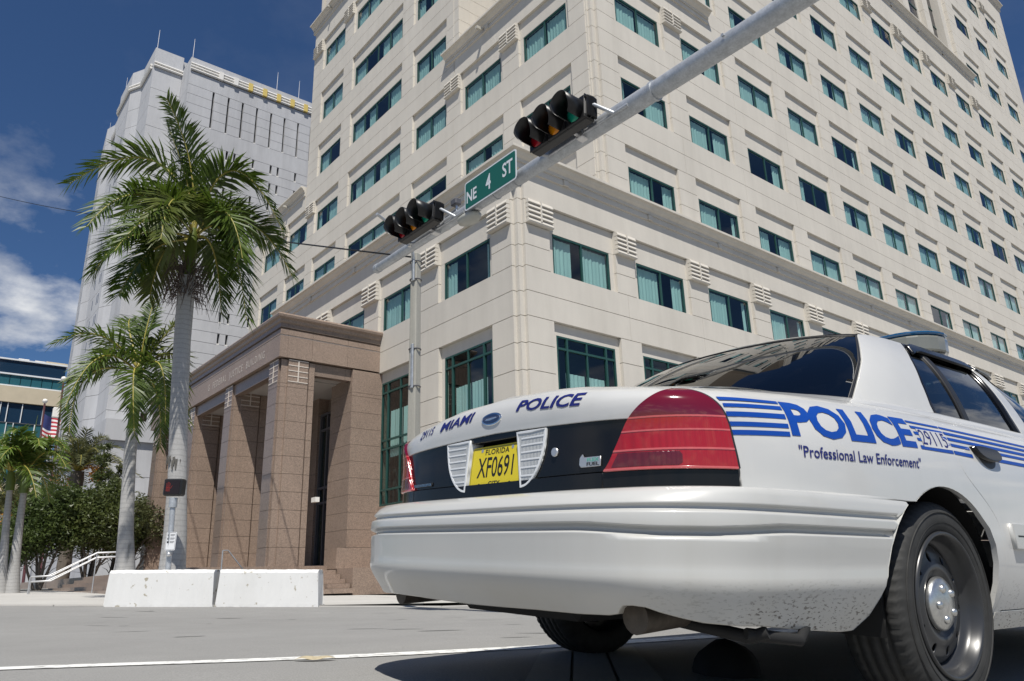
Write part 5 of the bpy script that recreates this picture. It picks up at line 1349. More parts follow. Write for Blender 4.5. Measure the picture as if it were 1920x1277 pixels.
def inside(P, poly):
    x, y = P[:, 0], P[:, 1]; r = np.zeros(len(P), bool)
    for (x0, y0), (x1, y1) in zip(poly, poly[1:]+poly[:1]):
        c = ((y0 > y) != (y1 > y)); r ^= c & (x < (x1-x0)*(y-y0)/((y1-y0) if y1 != y0 else 1e-12)+x0)
    return r
def distpoly(P, poly):
    d = np.full(len(P), 9e9)
    for a, b in zip(poly, poly[1:]+poly[:1]):
        a, b = np.array(a), np.array(b); ab = b-a; t = np.clip(((P-a)@ab)/max(ab@ab, 1e-12), 0, 1); d = np.minimum(d, np.linalg.norm(P-a-t[:, None]*ab, axis=1))
    return d
def triangulate(poly, step, holes=(), zs=None, ss=None):
    loops = [densify(poly, step)]+[densify(h, step) for h in holes]
    a = np.array(loops[0]); lo, hi = a.min(0), a.max(0)
    gs = np.array(ss) if ss is not None else np.arange(lo[0]+step*.5, hi[0], step); gz = np.array(zs) if zs is not None else np.arange(lo[1]+step*.5, hi[1], step)
    G_ = np.stack(np.meshgrid(gs, gz, indexing='ij'), -1).reshape(-1, 2); ok = inside(G_, loops[0])
    for h in loops[1:]: ok &= ~inside(G_, h)
    G_ = G_[ok]; mg = step*.3 if zs is None else .0022
    for l in loops:
        if len(G_): G_ = G_[distpoly(G_, l) > mg]
    V = []; E = []
    for l in loops:
        b = len(V); V += l; E += [(b+i, b+(i+1) % len(l)) for i in range(len(l))]
    V += [tuple(q) for q in G_]
    vo, eo, fo, *_ = delaunay_2d_cdt([Vector(v) for v in V], E, [], 0, 1e-7, False)
    P = np.array([(v.x, v.y) for v in vo]); F = np.array([tuple(f) for f in fo if len(f) == 3]); c = P[F].mean(1); ok = inside(c, loops[0])
    for l in loops[1:]: ok &= ~inside(c, l)
    return P, [tuple(f) for f in F[ok]], loops
def surf_normal(f, s, z, off):
    e = 2e-4; ds = f(s+e, z, off)-f(s-e, z, off); dz = f(s, z+e, off)-f(s, z-e, off); n = np.cross(ds, dz); return n/(np.linalg.norm(n, axis=1)[:, None]+1e-12)
def mesh_with_normals(name, V, F, N, m):
    me = bpy.data.meshes.new(name); me.from_pydata([tuple(v) for v in V], [], F)
    for q in (m if isinstance(m, (list, tuple)) else [m]): me.materials.append(q)
    me.polygons.foreach_set('use_smooth', [True]*len(me.polygons)); me.update(); me.normals_split_custom_set_from_vertices([tuple(n) for n in N]); return me
def panel_mesh(name, poly, f, m, off=0.0, depth=.014, gap=.0018, step=.03, holes=(), zs=None, ss=None, lip=.0025):
    poly = list(poly)
    if area2(poly) < 0: poly = poly[::-1]
    poly = shrink(poly, gap); hl = []
    for h in holes:
        h = list(h); hl.append(h if area2(h) < 0 else h[::-1])
    uv, F, loops = triangulate(poly, step, hl, zs, ss)
    V = f(uv[:, 0], uv[:, 1], off); N = surf_normal(f, uv[:, 0], uv[:, 1], off)
    # faces must agree with the outward normal
    F2 = []
    for t in F:
        n = np.cross(V[t[1]]-V[t[0]], V[t[2]]-V[t[0]]); F2.append(t if n@N[t[0]] > 0 else t[::-1])
    V, N = list(V), list(N)
    if depth:
        for l in loops:
            a = np.array(l); n = len(l); nx = np.roll(a, -1, 0)-np.roll(a, 1, 0); o2 = np.stack([nx[:, 1], -nx[:, 0]], 1); o2 /= np.linalg.norm(o2, axis=1)[:, None]+1e-12
            P0 = f(a[:, 0], a[:, 1], off); P1 = f(a[:, 0]+o2[:, 0]*lip*.6, a[:, 1]+o2[:, 1]*lip*.6, off-lip); P2 = f(a[:, 0]+o2[:, 0]*lip*.6, a[:, 1]+o2[:, 1]*lip*.6, off-depth)
            n0 = surf_normal(f, a[:, 0], a[:, 1], off); side = f(a[:, 0]+o2[:, 0]*1e-3, a[:, 1]+o2[:, 1]*1e-3, off)-P0; side /= np.linalg.norm(side, axis=1)[:, None]+1e-12
            nm = n0+side; nm /= np.linalg.norm(nm, axis=1)[:, None]
            b = len(V); V += list(P0)+list(P1)+list(P2); N += list(n0)+list(nm)+list(side)
            for i in range(n):
                j = (i+1) % n
                F2 += [(b+i, b+n+i, b+n+j, b+j), (b+n+i, b+2*n+i, b+2*n+j, b+n+j)]
    return mesh_with_normals(name, V, F2, N, m)
def panel(name, poly, f, m, parent=CAR, label=None, **k):
    o = link(name, panel_mesh(name, poly, f, m, **k), parent)
    if label: o['label'] = label
    return o
def mir(poly): return [(-a, b) for a, b in poly]
def smoothpoly(pts, n=5): return [tuple(q) for q in _spline(pts, n)]
# ---- outlines on the skin (arc position, height)
T_IN = smoothpoly([(.560, .7185), (.580, .744), (.603, .785), (.624, .825), (.641, .855), (.657, .875), (.682, .899), (.711, .922), (.744, .943), (.776, .9545)])
T_OUT = smoothpoly([(.776, .9545), (.808, .9535), (.840, .946), (.871, .933), (.895, .916), (.914, .895), (.927, .869), (.936, .8385), (.942, .7976), (.9485, .757), (.9535, .7195)])
PAN_TOP = smoothpoly([(.6470, .868), (.553, .8727), (.44, .8774), (.267, .884), (.121, .8885), (0, .891)])
def sh_line(a, b, n): return [(s, float(shoulder(s))-.0006) for s in np.linspace(a, b, n)]
# trunk lid: rear face and deck
lid_r = [(.6470, .868)]+[p for p in T_IN if p[1] > .870]+[(.772, .962)]+sh_line(.772, 0, 28)
lid_poly = lid_r+[(-a, b) for a, b in lid_r[::-1][1:]]+[(-a, b) for a, b in PAN_TOP[1:]]+[(a, b) for a, b in PAN_TOP[::-1][1:-1]]
LID = panel('trunk_lid', lid_poly, SU, M['white'], step=.022)
def deck(name, s0, s1, m, parent, n=40, rows=9, k0=None):
    """top skin from the shoulder line inwards to the foot of the glass"""
    ss = np.linspace(s0, s1, n); V = []; A = CAB.A; AS = CAB.S
    for s in ss:
        p = SU(np.array([s]), np.array([float(shoulder(s))-.0006]))[0]
        nrm = OUT_U.at(np.array([s]))[1][0]
        i = np.argmin(((A-p[:2])**2).sum(1)+((A[:, 0]*p[0] < -1e-6)*9)); t = A[i]
        q = np.array([t[0], t[1], 1.045 if abs(s) < 5 else 1.0])
        if abs(s) < .79: q[:2] = (p[0]*.93, max(-.46, t[1]) if abs(p[0]) < .3 else t[1]); q[2] = 1.05
        if p[1] > 2.5: q = np.array([p[0]*.8, min(2.48, 2.5), 1.02]) if abs(p[0]) < .8 else np.array([np.sign(p[0])*.66, 2.2, 1.03])
        for r in range(rows):
            u = r/(rows-1); e = p*(1-u)+q*u; e[2] += .012*math.sin(math.pi*u)+(.004*(1-(1-u)**6)); V.append(e)
    mb = MB(); mb.add(V, [(i*rows+j, (i+1)*rows+j, (i+1)*rows+j+1, i*rows+j+1) for i in range(n-1) for j in range(rows-1)], True)
    return mb.build(name, m, parent)
deck('deck_skin', -.775, .775, M['white'], LID)
# rear lettering
def decal(txt, f, tl, tr, bl, br, m, parent, name='lettering', off=.0018, sx=1.0, bold=.0, shear=0.0, res=3, space=1.0):
    """flat lettering laid on the skin between four corners given in surface coordinates"""
    co, F, w, h = text_mesh(txt, 1, 1, shear, 0, bold, space, res)
    bm = bmesh.new(); vv = [bm.verts.new(tuple(c)) for c in co]; bm.verts.ensure_lookup_table()
    for q in F:
        try: bm.faces.new([vv[i] for i in q])
        except ValueError: pass
    lim = w/10
    for _ in range(3):
        ed = [e for e in bm.edges if e.calc_length() > lim]
        if not ed: break
        bmesh.ops.subdivide_edges(bm, edges=ed, cuts=1)
    bmesh.ops.triangulate(bm, faces=bm.faces[:]); bm.verts.index_update()
    uv = np.array([(v.co.x/w, v.co.y/h) for v in bm.verts]); F = [tuple(v.index for v in q.verts) for q in bm.faces]; bm.free()
    u, v = uv[:, 0:1], uv[:, 1:2]; tl, tr, bl, br = map(np.array, (tl, tr, bl, br))
    p = (bl*(1-u)+br*u)*(1-v)+(tl*(1-u)+tr*u)*v
    V = f(p[:, 0], p[:, 1], off); N = surf_normal(f, p[:, 0], p[:, 1], off)
    F = [t if np.cross(V[t[1]]-V[t[0]], V[t[2]]-V[t[0]])@N[t[0]] > 0 else t[::-1] for t in F]
    return link(name, mesh_with_normals(name, V, F, N, m), parent)
decal('MIAMI', SU, (-.350, .9720), (-.126, .9890), (-.357, .9350), (-.135, .9500), M['navy'], LID, bold=.025, shear=.12)
decal('POLICE', SU, (.140, .9935), (.473, .9740), (.132, .9530), (.466, .9290), M['navy'], LID, bold=.025, shear=.15)
decal('29115', SU, (-.512, .9560), (-.408, .9680), (-.520, .9200), (-.414, .9340), M['navy'], LID, bold=.01)
def oval(cx_, cz_, a, b, n=28): return [(cx_+a*math.cos(2*math.pi*i/n), cz_+b*math.sin(2*math.pi*i/n)) for i in range(n)]
panel('emblem_rim', oval(-.010, .9455, .058, .0215), SU, M['chrome'], LID, off=.004, depth=.005, gap=0, step=.012)
panel('emblem', oval(-.010, .9455, .050, .0165), SU, mat('emblem_blue', (.012, .025, .075), .2, coat=1.0), LID, off=.0054, depth=.002, gap=0, step=.012)
em = panel('emblem_script', [(-.043, .9425), (-.02, .9410), (.01, .9440), (.026, .9465), (.02, .9490), (-.01, .9478), (-.036, .9470)], SU, M['chrome'], LID, off=.0062, depth=.001, gap=0, step=.01)
# black panel between the lamps, with the plate recess
hole = [(-.176, .7035), (.176, .7035), (.186, .72), (.172, .8700), (-.172, .8700), (-.186, .72)]
pb = [(.5605, .7185), (.40, .7190), (.2325, .7195), (0, .7195)]
pr = [p for p in T_IN if .7185 <= p[1] < .868]
pan = [(.5605, .7190)]+pr[1:]+PAN_TOP[:-1]
pan_poly = pan+[(0, .891)]+[(-a, b) for a, b in pan[::-1]]+[(-.2325, .7195), (-.19, .7195), (-.18, .6985), (.18, .6985), (.19, .7195), (.2325, .7195)]
RP = panel('rear_panel', pan_poly, SU, M['blk'], holes=[hole], off=-.004, depth=.085, step=.025)
panel('plate_recess', [(-.20, .69), (.20, .69), (.20, .885), (-.20, .885)], SU, M['blk2'], off=-.085, depth=0, gap=0, step=.04)
# reverse lamps either side of the plate
RV = smoothpoly([(.142, .8800), (.2965, .8768)], 2)+smoothpoly([(.2965, .8768), (.292, .838), (.283, .80), (.268, .765), (.247, .735), (.222, .712), (.195, .6975), (.166, .692)], 4)
for sg in (1, -1):
    q = [(a*sg, b) for a, b in RV]
    o = panel('reverse_lamp', q, SU, M['clear'], off=.003, depth=.06, gap=0, step=.02)
    rim = [(a*sg, b) for a, b in RV]; inn = shrink(rim if area2(rim) > 0 else rim[::-1], .006)
    panel('lamp_rim', q, SU, M['clearl'], o, holes=[inn], off=.0055, depth=.006, gap=0, step=.02)
    for z in (.855, .832, .808, .783, .757, .730):
        x0, x1 = .168, float(np.interp(z, [b for a, b in RV[::-1]], [a for a, b in RV[::-1]]))-.006
        panel('lens_rib', [(x0*sg, z-.002), (x1*sg, z-.002), (x1*sg, z+.002), (x0*sg, z+.002)], SU, M['clearl'], o, off=.0048, depth=.003, gap=0, step=.03)
# licence plate
def rr2(cx_, cz_, w, h, r, n=5): return [(cx_+a, cz_+b) for a, b in rrect(w, h, r, n)]
def SP(s, z, off=0.0): return SU(s, z, np.asarray(off)-.004-.30*(np.asarray(z)-.70)) if False else SU(s, z, 0.0)-OUT_U.at(s)[1][:, [0, 1, 1]]*np.array([1, 1, 0])*((-.004+.10*(np.asarray(z)-.70)-.5*off)[:, None])
PLT = panel('licence_plate', rr2(.006, .7745, .302, .152, .012), SP, M['plate_y'], off=-.006, depth=.002, gap=0, step=.03)
panel('plate_frame', rr2(.006, .7745, .296, .146, .010), SP, mat('plate_border', (.30, .25, .02), .5), PLT, holes=[rr2(.006, .7745, .288, .138, .008)], off=-.0055, depth=.0005, gap=0, step=.03)
PK = mat('plate_black', (.008, .008, .008), .5)
decal('FLORIDA', SP, (-.063, .8405), (.080, .8405), (-.063, .8205), (.080, .8205), PK, PLT, off=-.0050, bold=.02, space=1.1)
decal('XF0691', SP, (-.102, .8125), (.112, .8125), (-.102, .7385), (.112, .7385), PK, PLT, off=-.0050, bold=.008)
decal('CITY', SP, (-.028, .7250), (.042, .7250), (-.028, .7070), (.042, .7070), PK, PLT, off=-.0050, bold=.02)
for x, z in ((-.084, .838), (.098, .838), (-.084, .712), (.098, .712)):
    panel('plate_bolt', oval(x, z, .006, .006, 10), SP, M['steel'] if z > .8 else PK, PLT, off=-.0035, depth=.002, gap=0, step=.01)
# badges and lock on the panel
panel('lock', oval(.338, .795, .012, .013, 16), SU, M['steel'], RP, off=.004, depth=.01, gap=0, step=.01)
FX = panel('fuel_badge', [(.462, .738), (.541, .738), (.541, .765), (.474, .765), (.468, .775), (.458, .765), (.456, .745)], SU, M['steel'], RP, off=.003, depth=.004, gap=0, step=.02)
decal('FUEL', SU, (.488, .7500), (.538, .7500), (.488, .7395), (.538, .7395), M['blk2'], FX, off=.0040, bold=.02)
decal('FLEX', SU, (.490, .7630), (.538, .7630), (.490, .7525), (.538, .7525), mat('badge_green', (.12, .42, .33), .4), FX, off=.0040, bold=.02)
IB = panel('name_badge', [(-.555, .728), (-.405, .728), (-.405, .741), (-.555, .741)], SU, M['blk2'], RP, off=.001, depth=.003, gap=0, step=.03)
decal('POLICE INTERCEPTOR', SU, (-.552, .7392), (-.408, .7392), (-.552, .7298), (-.408, .7298), M['chrome'], IB, off=.0018, bold=.01)
# black strip under lamps and panel, in three lengths
for a, b in ((.552, .957), (-.957, -.552), (-.548, .548)):
    top = [(s, .7160) for s in np.linspace(b, a, 14)]; bot = [(s, .6705) for s in np.linspace(a, b, 14)]
    panel('trim_strip', bot+top, SU, M['blk'], off=.004, depth=.03, step=.03, gap=.0012)
# tail lamps
def cut(poly, z0, z1):
    """part of a polygon between two heights"""
    def clip(P, z, keep_above):
        out = []
        for a, b in zip(P, P[1:]+P[:1]):
            ia, ib = (a[1] >= z) == keep_above, (b[1] >= z) == keep_above
            if ia: out.append(a)
            if ia != ib: t = (z-a[1])/(b[1]-a[1]); out.append((a[0]+(b[0]-a[0])*t, z))
        return out
    return clip(clip(poly, z0, True), z1, False)
TAIL = T_IN+T_OUT[1:]
for sg in (1, -1):
    tl_ = panel('tail_lamp', [(a*sg, b) for a, b in cut(TAIL, .869, 1)], SU, M['red2'], off=.012, depth=.035, gap=.0, step=.018)
    for z0, z1, m, of in ((.8645, .869, M['redline'], .0125), (.8300, .8645, M['red1'], .0115), (.8260, .8300, M['redline'], .0122), (.7760, .8260, M['red1'], .011), (.7715, .7760, M['redline'], .0122), (.7235, .7715, M['red1'], .0105), (.7185, .7235, M['redline'], .0122)):
        q = cut(TAIL, z0, z1)
        if len(q) > 2: panel('lens_band', [(a*sg, b) for a, b in q], SU, m, tl_, off=of, depth=.03, gap=0, step=.02)
    q = [(.590, .7285), (.790, .7285), (.800, .735), (.800, .757), (.792, .7655), (.612, .7655)]
    panel('lens_reflector', [(a*sg, b) for a, b in q], SU, M['red3'], tl_, off=.0118, depth=.002, gap=0, step=.02)
    panel('lens_shade', [(a*sg, b) for a, b in cut(TAIL, .8305, .864) if True], SU, M['red3'], tl_, off=.0119, depth=.001, gap=.006, step=.02) if sg == 2 else None
    edge = [(a*sg, b) for a, b in T_OUT]+[((a+.0085)*sg, b+.002) for a, b in T_OUT[::-1]]
    panel('lamp_seal', edge, SU, M['blk2'], tl_, off=.006, depth=.02, gap=0, step=.02)
# quarter panels
ARC_C = (1.985, .327)
def arc(c, r, a0, a1, n, rx=1.0): return [(c[0]+r*rx*math.cos(R(a0+(a1-a0)*i/n)), c[1]+r*math.sin(R(a0+(a1-a0)*i/n))) for i in range(n+1)]
arch_u = [(1.735, .6635)]+arc(ARC_C, .398, 122, 48, 16)+[(2.291, .592), (2.316, .535), (2.327, .47), (2.326, .40), (2.318, .33), (2.31, .29)]
DOOR_R = [(2.330, .292), (2.372, .378), (2.386, .44), (2.384, .53), (2.379, .605), (2.350, .645), (2.304, .686), (2.255, .722), (2.205, .760), (2.165, .800), (2.146, .845), (2.138, .89), (2.142, .955), (2.175, .995), (2.20, float(shoulder(2.2))-.0006)]
DOOR_R = smoothpoly(DOOR_R, 3)
qp = [((a+.0095), b+.002) for a, b in T_OUT[::-1]]            # up the lamp's outer edge
q_poly = [(.965, .6640)]+[(.9635, .7195)]+qp+[(.776, .9600), (.776, float(shoulder(.776))-.0006)]+sh_line(.80, 2.20, 30)+DOOR_R[::-1][1:]+arch_u[::-1]+[(s, .6640) for s in np.linspace(1.70, 1.0, 10)]
QP = {}
for sg in (1, -1):
    QP[sg] = panel('quarter_panel', [(a*sg, b) for a, b in q_poly], SU, M['white'], step=.03)
    deck('shoulder_skin', sg*.777, sg*2.205, M['white'], QP[sg], 30, 5)
    # lip of the wheel opening
    def wheel_lip(parent, pts, f, m):
        mb = MB(); V = []; n = len(pts)
        for a, b in pts:
            for off_, dd in ((.001, 0), (-.008, .010), (-.018, .014)):
                c = f(np.array([a*sg]), np.array([b]), off_)[0]; V.append(c)
        mb.add(V, [(i*3+k, (i+1)*3+k, (i+1)*3+k+1, i*3+k+1) for i in range(n-1) for k in range(2)], True); return mb.build('wheel_lip', m, parent)
    wheel_lip(QP[sg], arch_u[1:], SU, M['white'])
    # livery
    for (a0, z0), (a1, z1), (a2, z2), (a3, z3) in (((.9135, .9290), (1.184, .9432), (1.182, .9330), (.9225, .9187)), ((.9300, .9090), (1.1815, .9250), (1.1795, .9113), (.9325, .8980)), ((.9360, .8840), (1.178, .8978), (1.175, .8812), (.9385, .8695)), ((.9420, .8545), (1.173, .8662), (1.171, .8516), (.9445, .8410)), ((.9465, .8302), (1.169, .8412), (1.167, .8262), (.9490, .8157))):
        panel('stripe', [(a0*sg, z0), (a1*sg, z1), (a2*sg, z2), (a3*sg, z3)], SU, M['blue'], QP[sg], off=.0016, depth=0, gap=0, step=.03)
    if sg == 1:
        decal('POLICE', SU, (1.190, .9450), (1.893, .9645), (1.176, .8290), (1.871, .8500), M['blue'], QP[sg], off=.0018, bold=.034, space=.95)
        decal('"Professional Law Enforcement"', SU, (1.191, .8035), (1.862, .8155), (1.1875, .7670), (1.853, .7790), M['navy'], QP[sg], off=.0018, bold=.012, space=1.02)
        NP = panel('number_patch', [(1.925, .8620), (2.128, .8660), (2.128, .9320), (1.925, .9280)], SU, M['white'], QP[sg], off=.0020, depth=0, gap=0, step=.03)
        decal('29115', SU, (1.930, .9265), (2.122, .9290), (1.922, .8700), (2.112, .8720), M['navy'], NP, off=.0030, bold=-.002)
    else:
        decal('POLICE', SU, (-1.893, .9645), (-1.190, .9450), (-1.871, .8500), (-1.176, .8290), M['blue'], QP[sg], off=.0018, bold=.034, space=.95)
    for z0, z1 in ((.9515, .9600), (.9290, .9396), (.9055, .9170), (.8825, .8935), (.8525, .8665)):
        panel('stripe', [(1.897*sg, z0-.0015), (2.1335*sg, z0), (2.1335*sg, z1), (1.897*sg, z1-.0015)], SU, M['blue'], QP[sg], off=.0016, depth=0, gap=0, step=.04)
# bumper cover
zs_b = sorted(set([round(v, 4) for v in list(np.arange(.285, .668, .018))+[z0+d for z0, hw, dp in GR_Z for d in (-.020, -.016, -.012, -.0095, -.007, -.0035, 0, .0035, .007, .0095, .012, .016)]]))
bb = [(0, .318), (.20, .320), (.345, .323), (.524, .3235), (.64, .3265), (.676, .332), (.688, .346), (.703, .3545), (.735, .3565), (.775, .3535), (.822, .341), (.8835, .3285), (.945, .3185), (1.06, .3105), (1.136, .3089), (1.327, .291), (1.511, .278), (1.57, .2785), (1.638, .317), (1.676, .373), (1.700, .430), (1.712, .4555)]
ba = [(1.7362, .519), (1.7852, .5845), (1.8422, .6308), (1.880, .652), (1.878, .6610)]
bb2 = [(a*.985+.0 if a < .6 else a-.010, b) for a, b in bb]
tp = [(s, .6615) for s in np.linspace(1.83, 0, 40)]
half = bb+ba+tp
bl = [(-.62, .3265), (-.45, .330), (-.30, .324)]
bump_poly = bb+ba+[(s, .6625) for s in np.linspace(1.85, -1.85, 80)]+[(-a, b) for a, b in ba[::-1]]+[(-a, b) for a, b in bb[::-1] if not (.60 < a < .95)]
BMP = panel('bumper', bump_poly, SB, M['bumperw'], depth=.03, step=.03, zs=zs_b, gap=.001, lip=.006)
for sg in (1, -1): wheel_lip(BMP, [(a, b) for a, b in bb[-5:]+ba[:-1]], SB, M['bumperw'])
# ledge between bumper and strip
mb = MB(); V = []; ss_ = np.linspace(-1.75, 1.75, 90)
for s in ss_:
    V += [SB(np.array([s]), np.array([.6612]))[0], SU(np.array([np.clip(s, -1.7, 1.7)]), np.array([.6705]))[0]-np.array([0, -.02, 0])]
mb.add(V, [(i*2, (i+1)*2, (i+1)*2+1, i*2+1) for i in range(len(ss_)-1)], True); mb.build('bumper_ledge', M['bumperw'], BMP)
# doors, wings, sills
SILL = .302
def straight(s0, s1, zb, zt=None, n=18):
    return [(s, zb) for s in np.linspace(s0, s1, n)]+([(s, float(shoulder(s))-.0006) for s in np.linspace(s1, s0, n)] if zt is None else [(s, zt) for s in np.linspace(s1, s0, n)])
for sg in (1, -1):
    d_poly = DOOR_R[:-1]+[(2.20, float(shoulder(2.2))-.0006)]+sh_line(2.24, 3.215, 18)+[(3.215, SILL)]+[(s, SILL) for s in np.linspace(3.15, 2.40, 12)]
    for nm, poly, s0, s1 in (('rear_door', d_poly, 2.14, 3.21), ('front_door', straight(3.221, 4.37, SILL), 3.225, 4.36)):
        d = panel(nm, [(a*sg, b) for a, b in poly], SU, M['white'], step=.035)
        deck('shoulder_skin', sg*(s0+.06), sg*s1, M['white'], d, 24, 4)
        hs = 2.30 if nm == 'rear_door' else 3.36
        for z0, z1, z2, z3 in ((.9515, .9605, .9480, .9560), (.9290, .9400, .9260, .9350), (.9055, .9175, .9020, .9120), (.8825, .8940, .8790, .8880), (.8525, .8665, .8480, .8610)):
            e0 = 2.1415 if nm == 'rear_door' else 3.224
            if abs(z0-.8825) < .01 or abs(z0-.8525) < .01:        # broken by the handle
                for a, b in ((e0, hs-.012), (hs+.205, s1)): panel('stripe', [(a*sg, z0), (b*sg, z0-.002), (b*sg, z1-.002), (a*sg, z1)], SU, M['blue'], d, off=.0016, depth=0, gap=0, step=.05)
            else: panel('stripe', [(e0*sg, z0), (s1*sg, z0-.003), (s1*sg, z1-.003), (e0*sg, z1)], SU, M['blue'], d, off=.0016, depth=0, gap=0, step=.05)
        # pull handle over a dished pocket
        pk = smoothpoly([(hs+.03, .862), (hs+.06, .832), (hs+.11, .818), (hs+.16, .832), (hs+.185, .862)], 4)
        panel('handle_pocket', [(a*sg, b) for a, b in pk], SU, M['blk2'], d, off=.0012, depth=0, gap=0, step=.03)
        hp = smoothpoly([(hs, .893), (hs+.05, .8985), (hs+.13, .8985), (hs+.185, .893), (hs+.20, .878), (hs+.19, .860), (hs+.15, .851), (hs+.06, .855), (hs+.015, .872), (hs, .893)], 3)[:-1]
        panel('handle', [(a*sg, b) for a, b in hp], SU, M['blk'], d, off=.024, depth=.024, gap=0, step=.02, lip=.006)
        ms, me_ = (2.452, 3.19) if nm == 'rear_door' else (3.245, 4.33)
        mo = panel('side_moulding', [(a*sg, b) for a, b in [(ms+.012, .524), (me_, .520), (me_, .610), (ms, .613)]], SU, M['bumperw'], d, off=.018, depth=.018, gap=0, step=.05, lip=.006)
        panel('moulding_groove', [(a*sg, b) for a, b in [(ms+.03, .566), (me_-.01, .563), (me_-.01, .569), (ms+.03, .572)]], SU, M['blk2'], mo, off=.0184, depth=0, gap=0, step=.05)
    fr_ = 4.899
    f_poly = [(4.376, SILL), (4.48, SILL)]+arc((fr_, .33), .405, 176, 4, 26)+[(5.42, .30), (5.62, .30), (5.62, .62), (5.62, .90)]+sh_line(5.62, 4.376, 18)
    fw_ = panel('front_wing', [(a*sg, b) for a, b in f_poly], SU, M['white'], step=.04)
    panel('rocker_sill', [(a*sg, b) for a, b in [(2.345, .235), (4.47, .235), (4.47, .297), (2.345, .297)]], SU, M['bumperw'], off=.004, depth=.05, gap=0, step=.06)
    panel('head_lamp', [(a*sg, b) for a, b in straight(5.63, 6.25, .62, .84, 10)], SU, M['clear'], step=.04)
    panel('nose_panel', [(a*sg, b) for a, b in straight(5.63, 6.25, .845, None, 10)], SU, M['white'], step=.04)
deck('hood', -5.62, 5.62, M['white'], CAR, 2, 2).hide_render = False
hb = [o for o in CAR.children if o.name.startswith('hood')][0]; bpy.data.objects.remove(hb)
panel('nose_cap', straight(-6.24, 6.24, .845, None, 30) if False else [(6.26, .845), (6.6707, .845), (6.6707, float(shoulder(6.67))-.001), (6.26, float(shoulder(6.26))-.001)], SU, M['white'], step=.05)
panel('nose_cap', [(-6.26, .845), (-6.6707, .845), (-6.6707, float(shoulder(6.67))-.001), (-6.26, float(shoulder(6.26))-.001)], SU, M['white'], step=.05)
for sg in (1, -1):
    panel('front_bumper', [(a*sg, b) for a, b in [(5.42, .28), (6.6707, .28), (6.6707, .615), (5.63, .615), (5.63, .30)]], SU, M['bumperw'], off=.05, depth=.05, gap=0, step=.05)
    panel('grille', [(a*sg, b) for a, b in [(6.26, .62), (6.6707, .62), (6.6707, .842), (6.26, .842)]], SU, M['blk2'], off=.0, depth=.02, gap=0, step=.05)
# bonnet and scuttle as one skin
V = []; nx, ny_ = 24, 20
for j in range(ny_+1):
    y = 2.25+(3.86-2.25)*j/ny_
    ys_u = OUT_U.P; mk = ys_u[:, 0] > 0; hw = float(np.interp(y, ys_u[mk][:, 1][np.argsort(ys_u[mk][:, 1])], ys_u[mk][:, 0][np.argsort(ys_u[mk][:, 1])]))-.14
    for i in range(nx+1):
        u = -1+2*i/nx; V.append((u*hw, y, 1.035-.10*_sm01((y-2.4)/1.6)-.045*u*u*u*u))
MB().add(V, [(j*(nx+1)+i, j*(nx+1)+i+1, (j+1)*(nx+1)+i+1, (j+1)*(nx+1)+i) for j in range(ny_) for i in range(nx)], True).build('bonnet', M['white'], CAR)
# ---- cabin
def cpanel(name, poly, m, parent=CAR, **k):
    k.setdefault('step', .04); k.setdefault('depth', .012); k.setdefault('gap', .0015); return panel(name, poly, SG, m, parent, **k)
RG = [(s, .035) for s in np.linspace(-.850, .850, 26)]+[(.857, .5), (.818, .952)]+[(s, .952) for s in np.linspace(.78, -.78, 24)]+[(-.818, .952), (-.857, .5)]
bw = cpanel('rear_window', RG, M['backglass'], off=-.002, depth=0)
gk_o = [(-.86, .012), (.86, .012), (.868, .5), (.828, .975), (-.828, .975), (-.868, .5)]
cpanel('window_seal', densify(gk_o, .06), M['blk2'], bw, holes=[densify([(-.848, .040), (.848, .040), (.855, .5), (.816, .950), (-.816, .950), (-.855, .5)], .06)], off=.002, depth=.012)
for i in range(13):                                          # fine heater wires
    v = .12+.058*i; cpanel('heater_wire', [(s, v-.0022) for s in np.linspace(-.74, .74, 12)]+[(s, v+.0022) for s in np.linspace(.74, -.74, 12)], mat('heater_wire', (.20, .09, .03), .5) if i == 0 else bpy.data.materials['heater_wire'], bw, off=-.006, depth=0, gap=0, step=.12)
WIN = [(1.280, .970), (1.330, .985)]+[(s, .985) for s in np.linspace(1.40, 2.30, 10)]+[(2.255, .80), (2.222, .63), (2.205, .45), (2.212, .22), (2.248, .012)]+[(s, .010) for s in np.linspace(2.18, 1.50, 9)]+smoothpoly([(1.47, .012), (1.435, .035), (1.382, .146), (1.3275, .369), (1.286, .68), (1.280, .970)], 4)[:-1]
WIN2 = [(2.46, .985)]+[(s, .985) for s in np.linspace(2.6, 2.95, 5)]+[(3.08, .80), (3.19, .50), (3.29, .16), (3.31, .01)]+[(s, .010) for s in np.linspace(3.2, 2.42, 8)]+[(2.40, .25), (2.405, .6)]
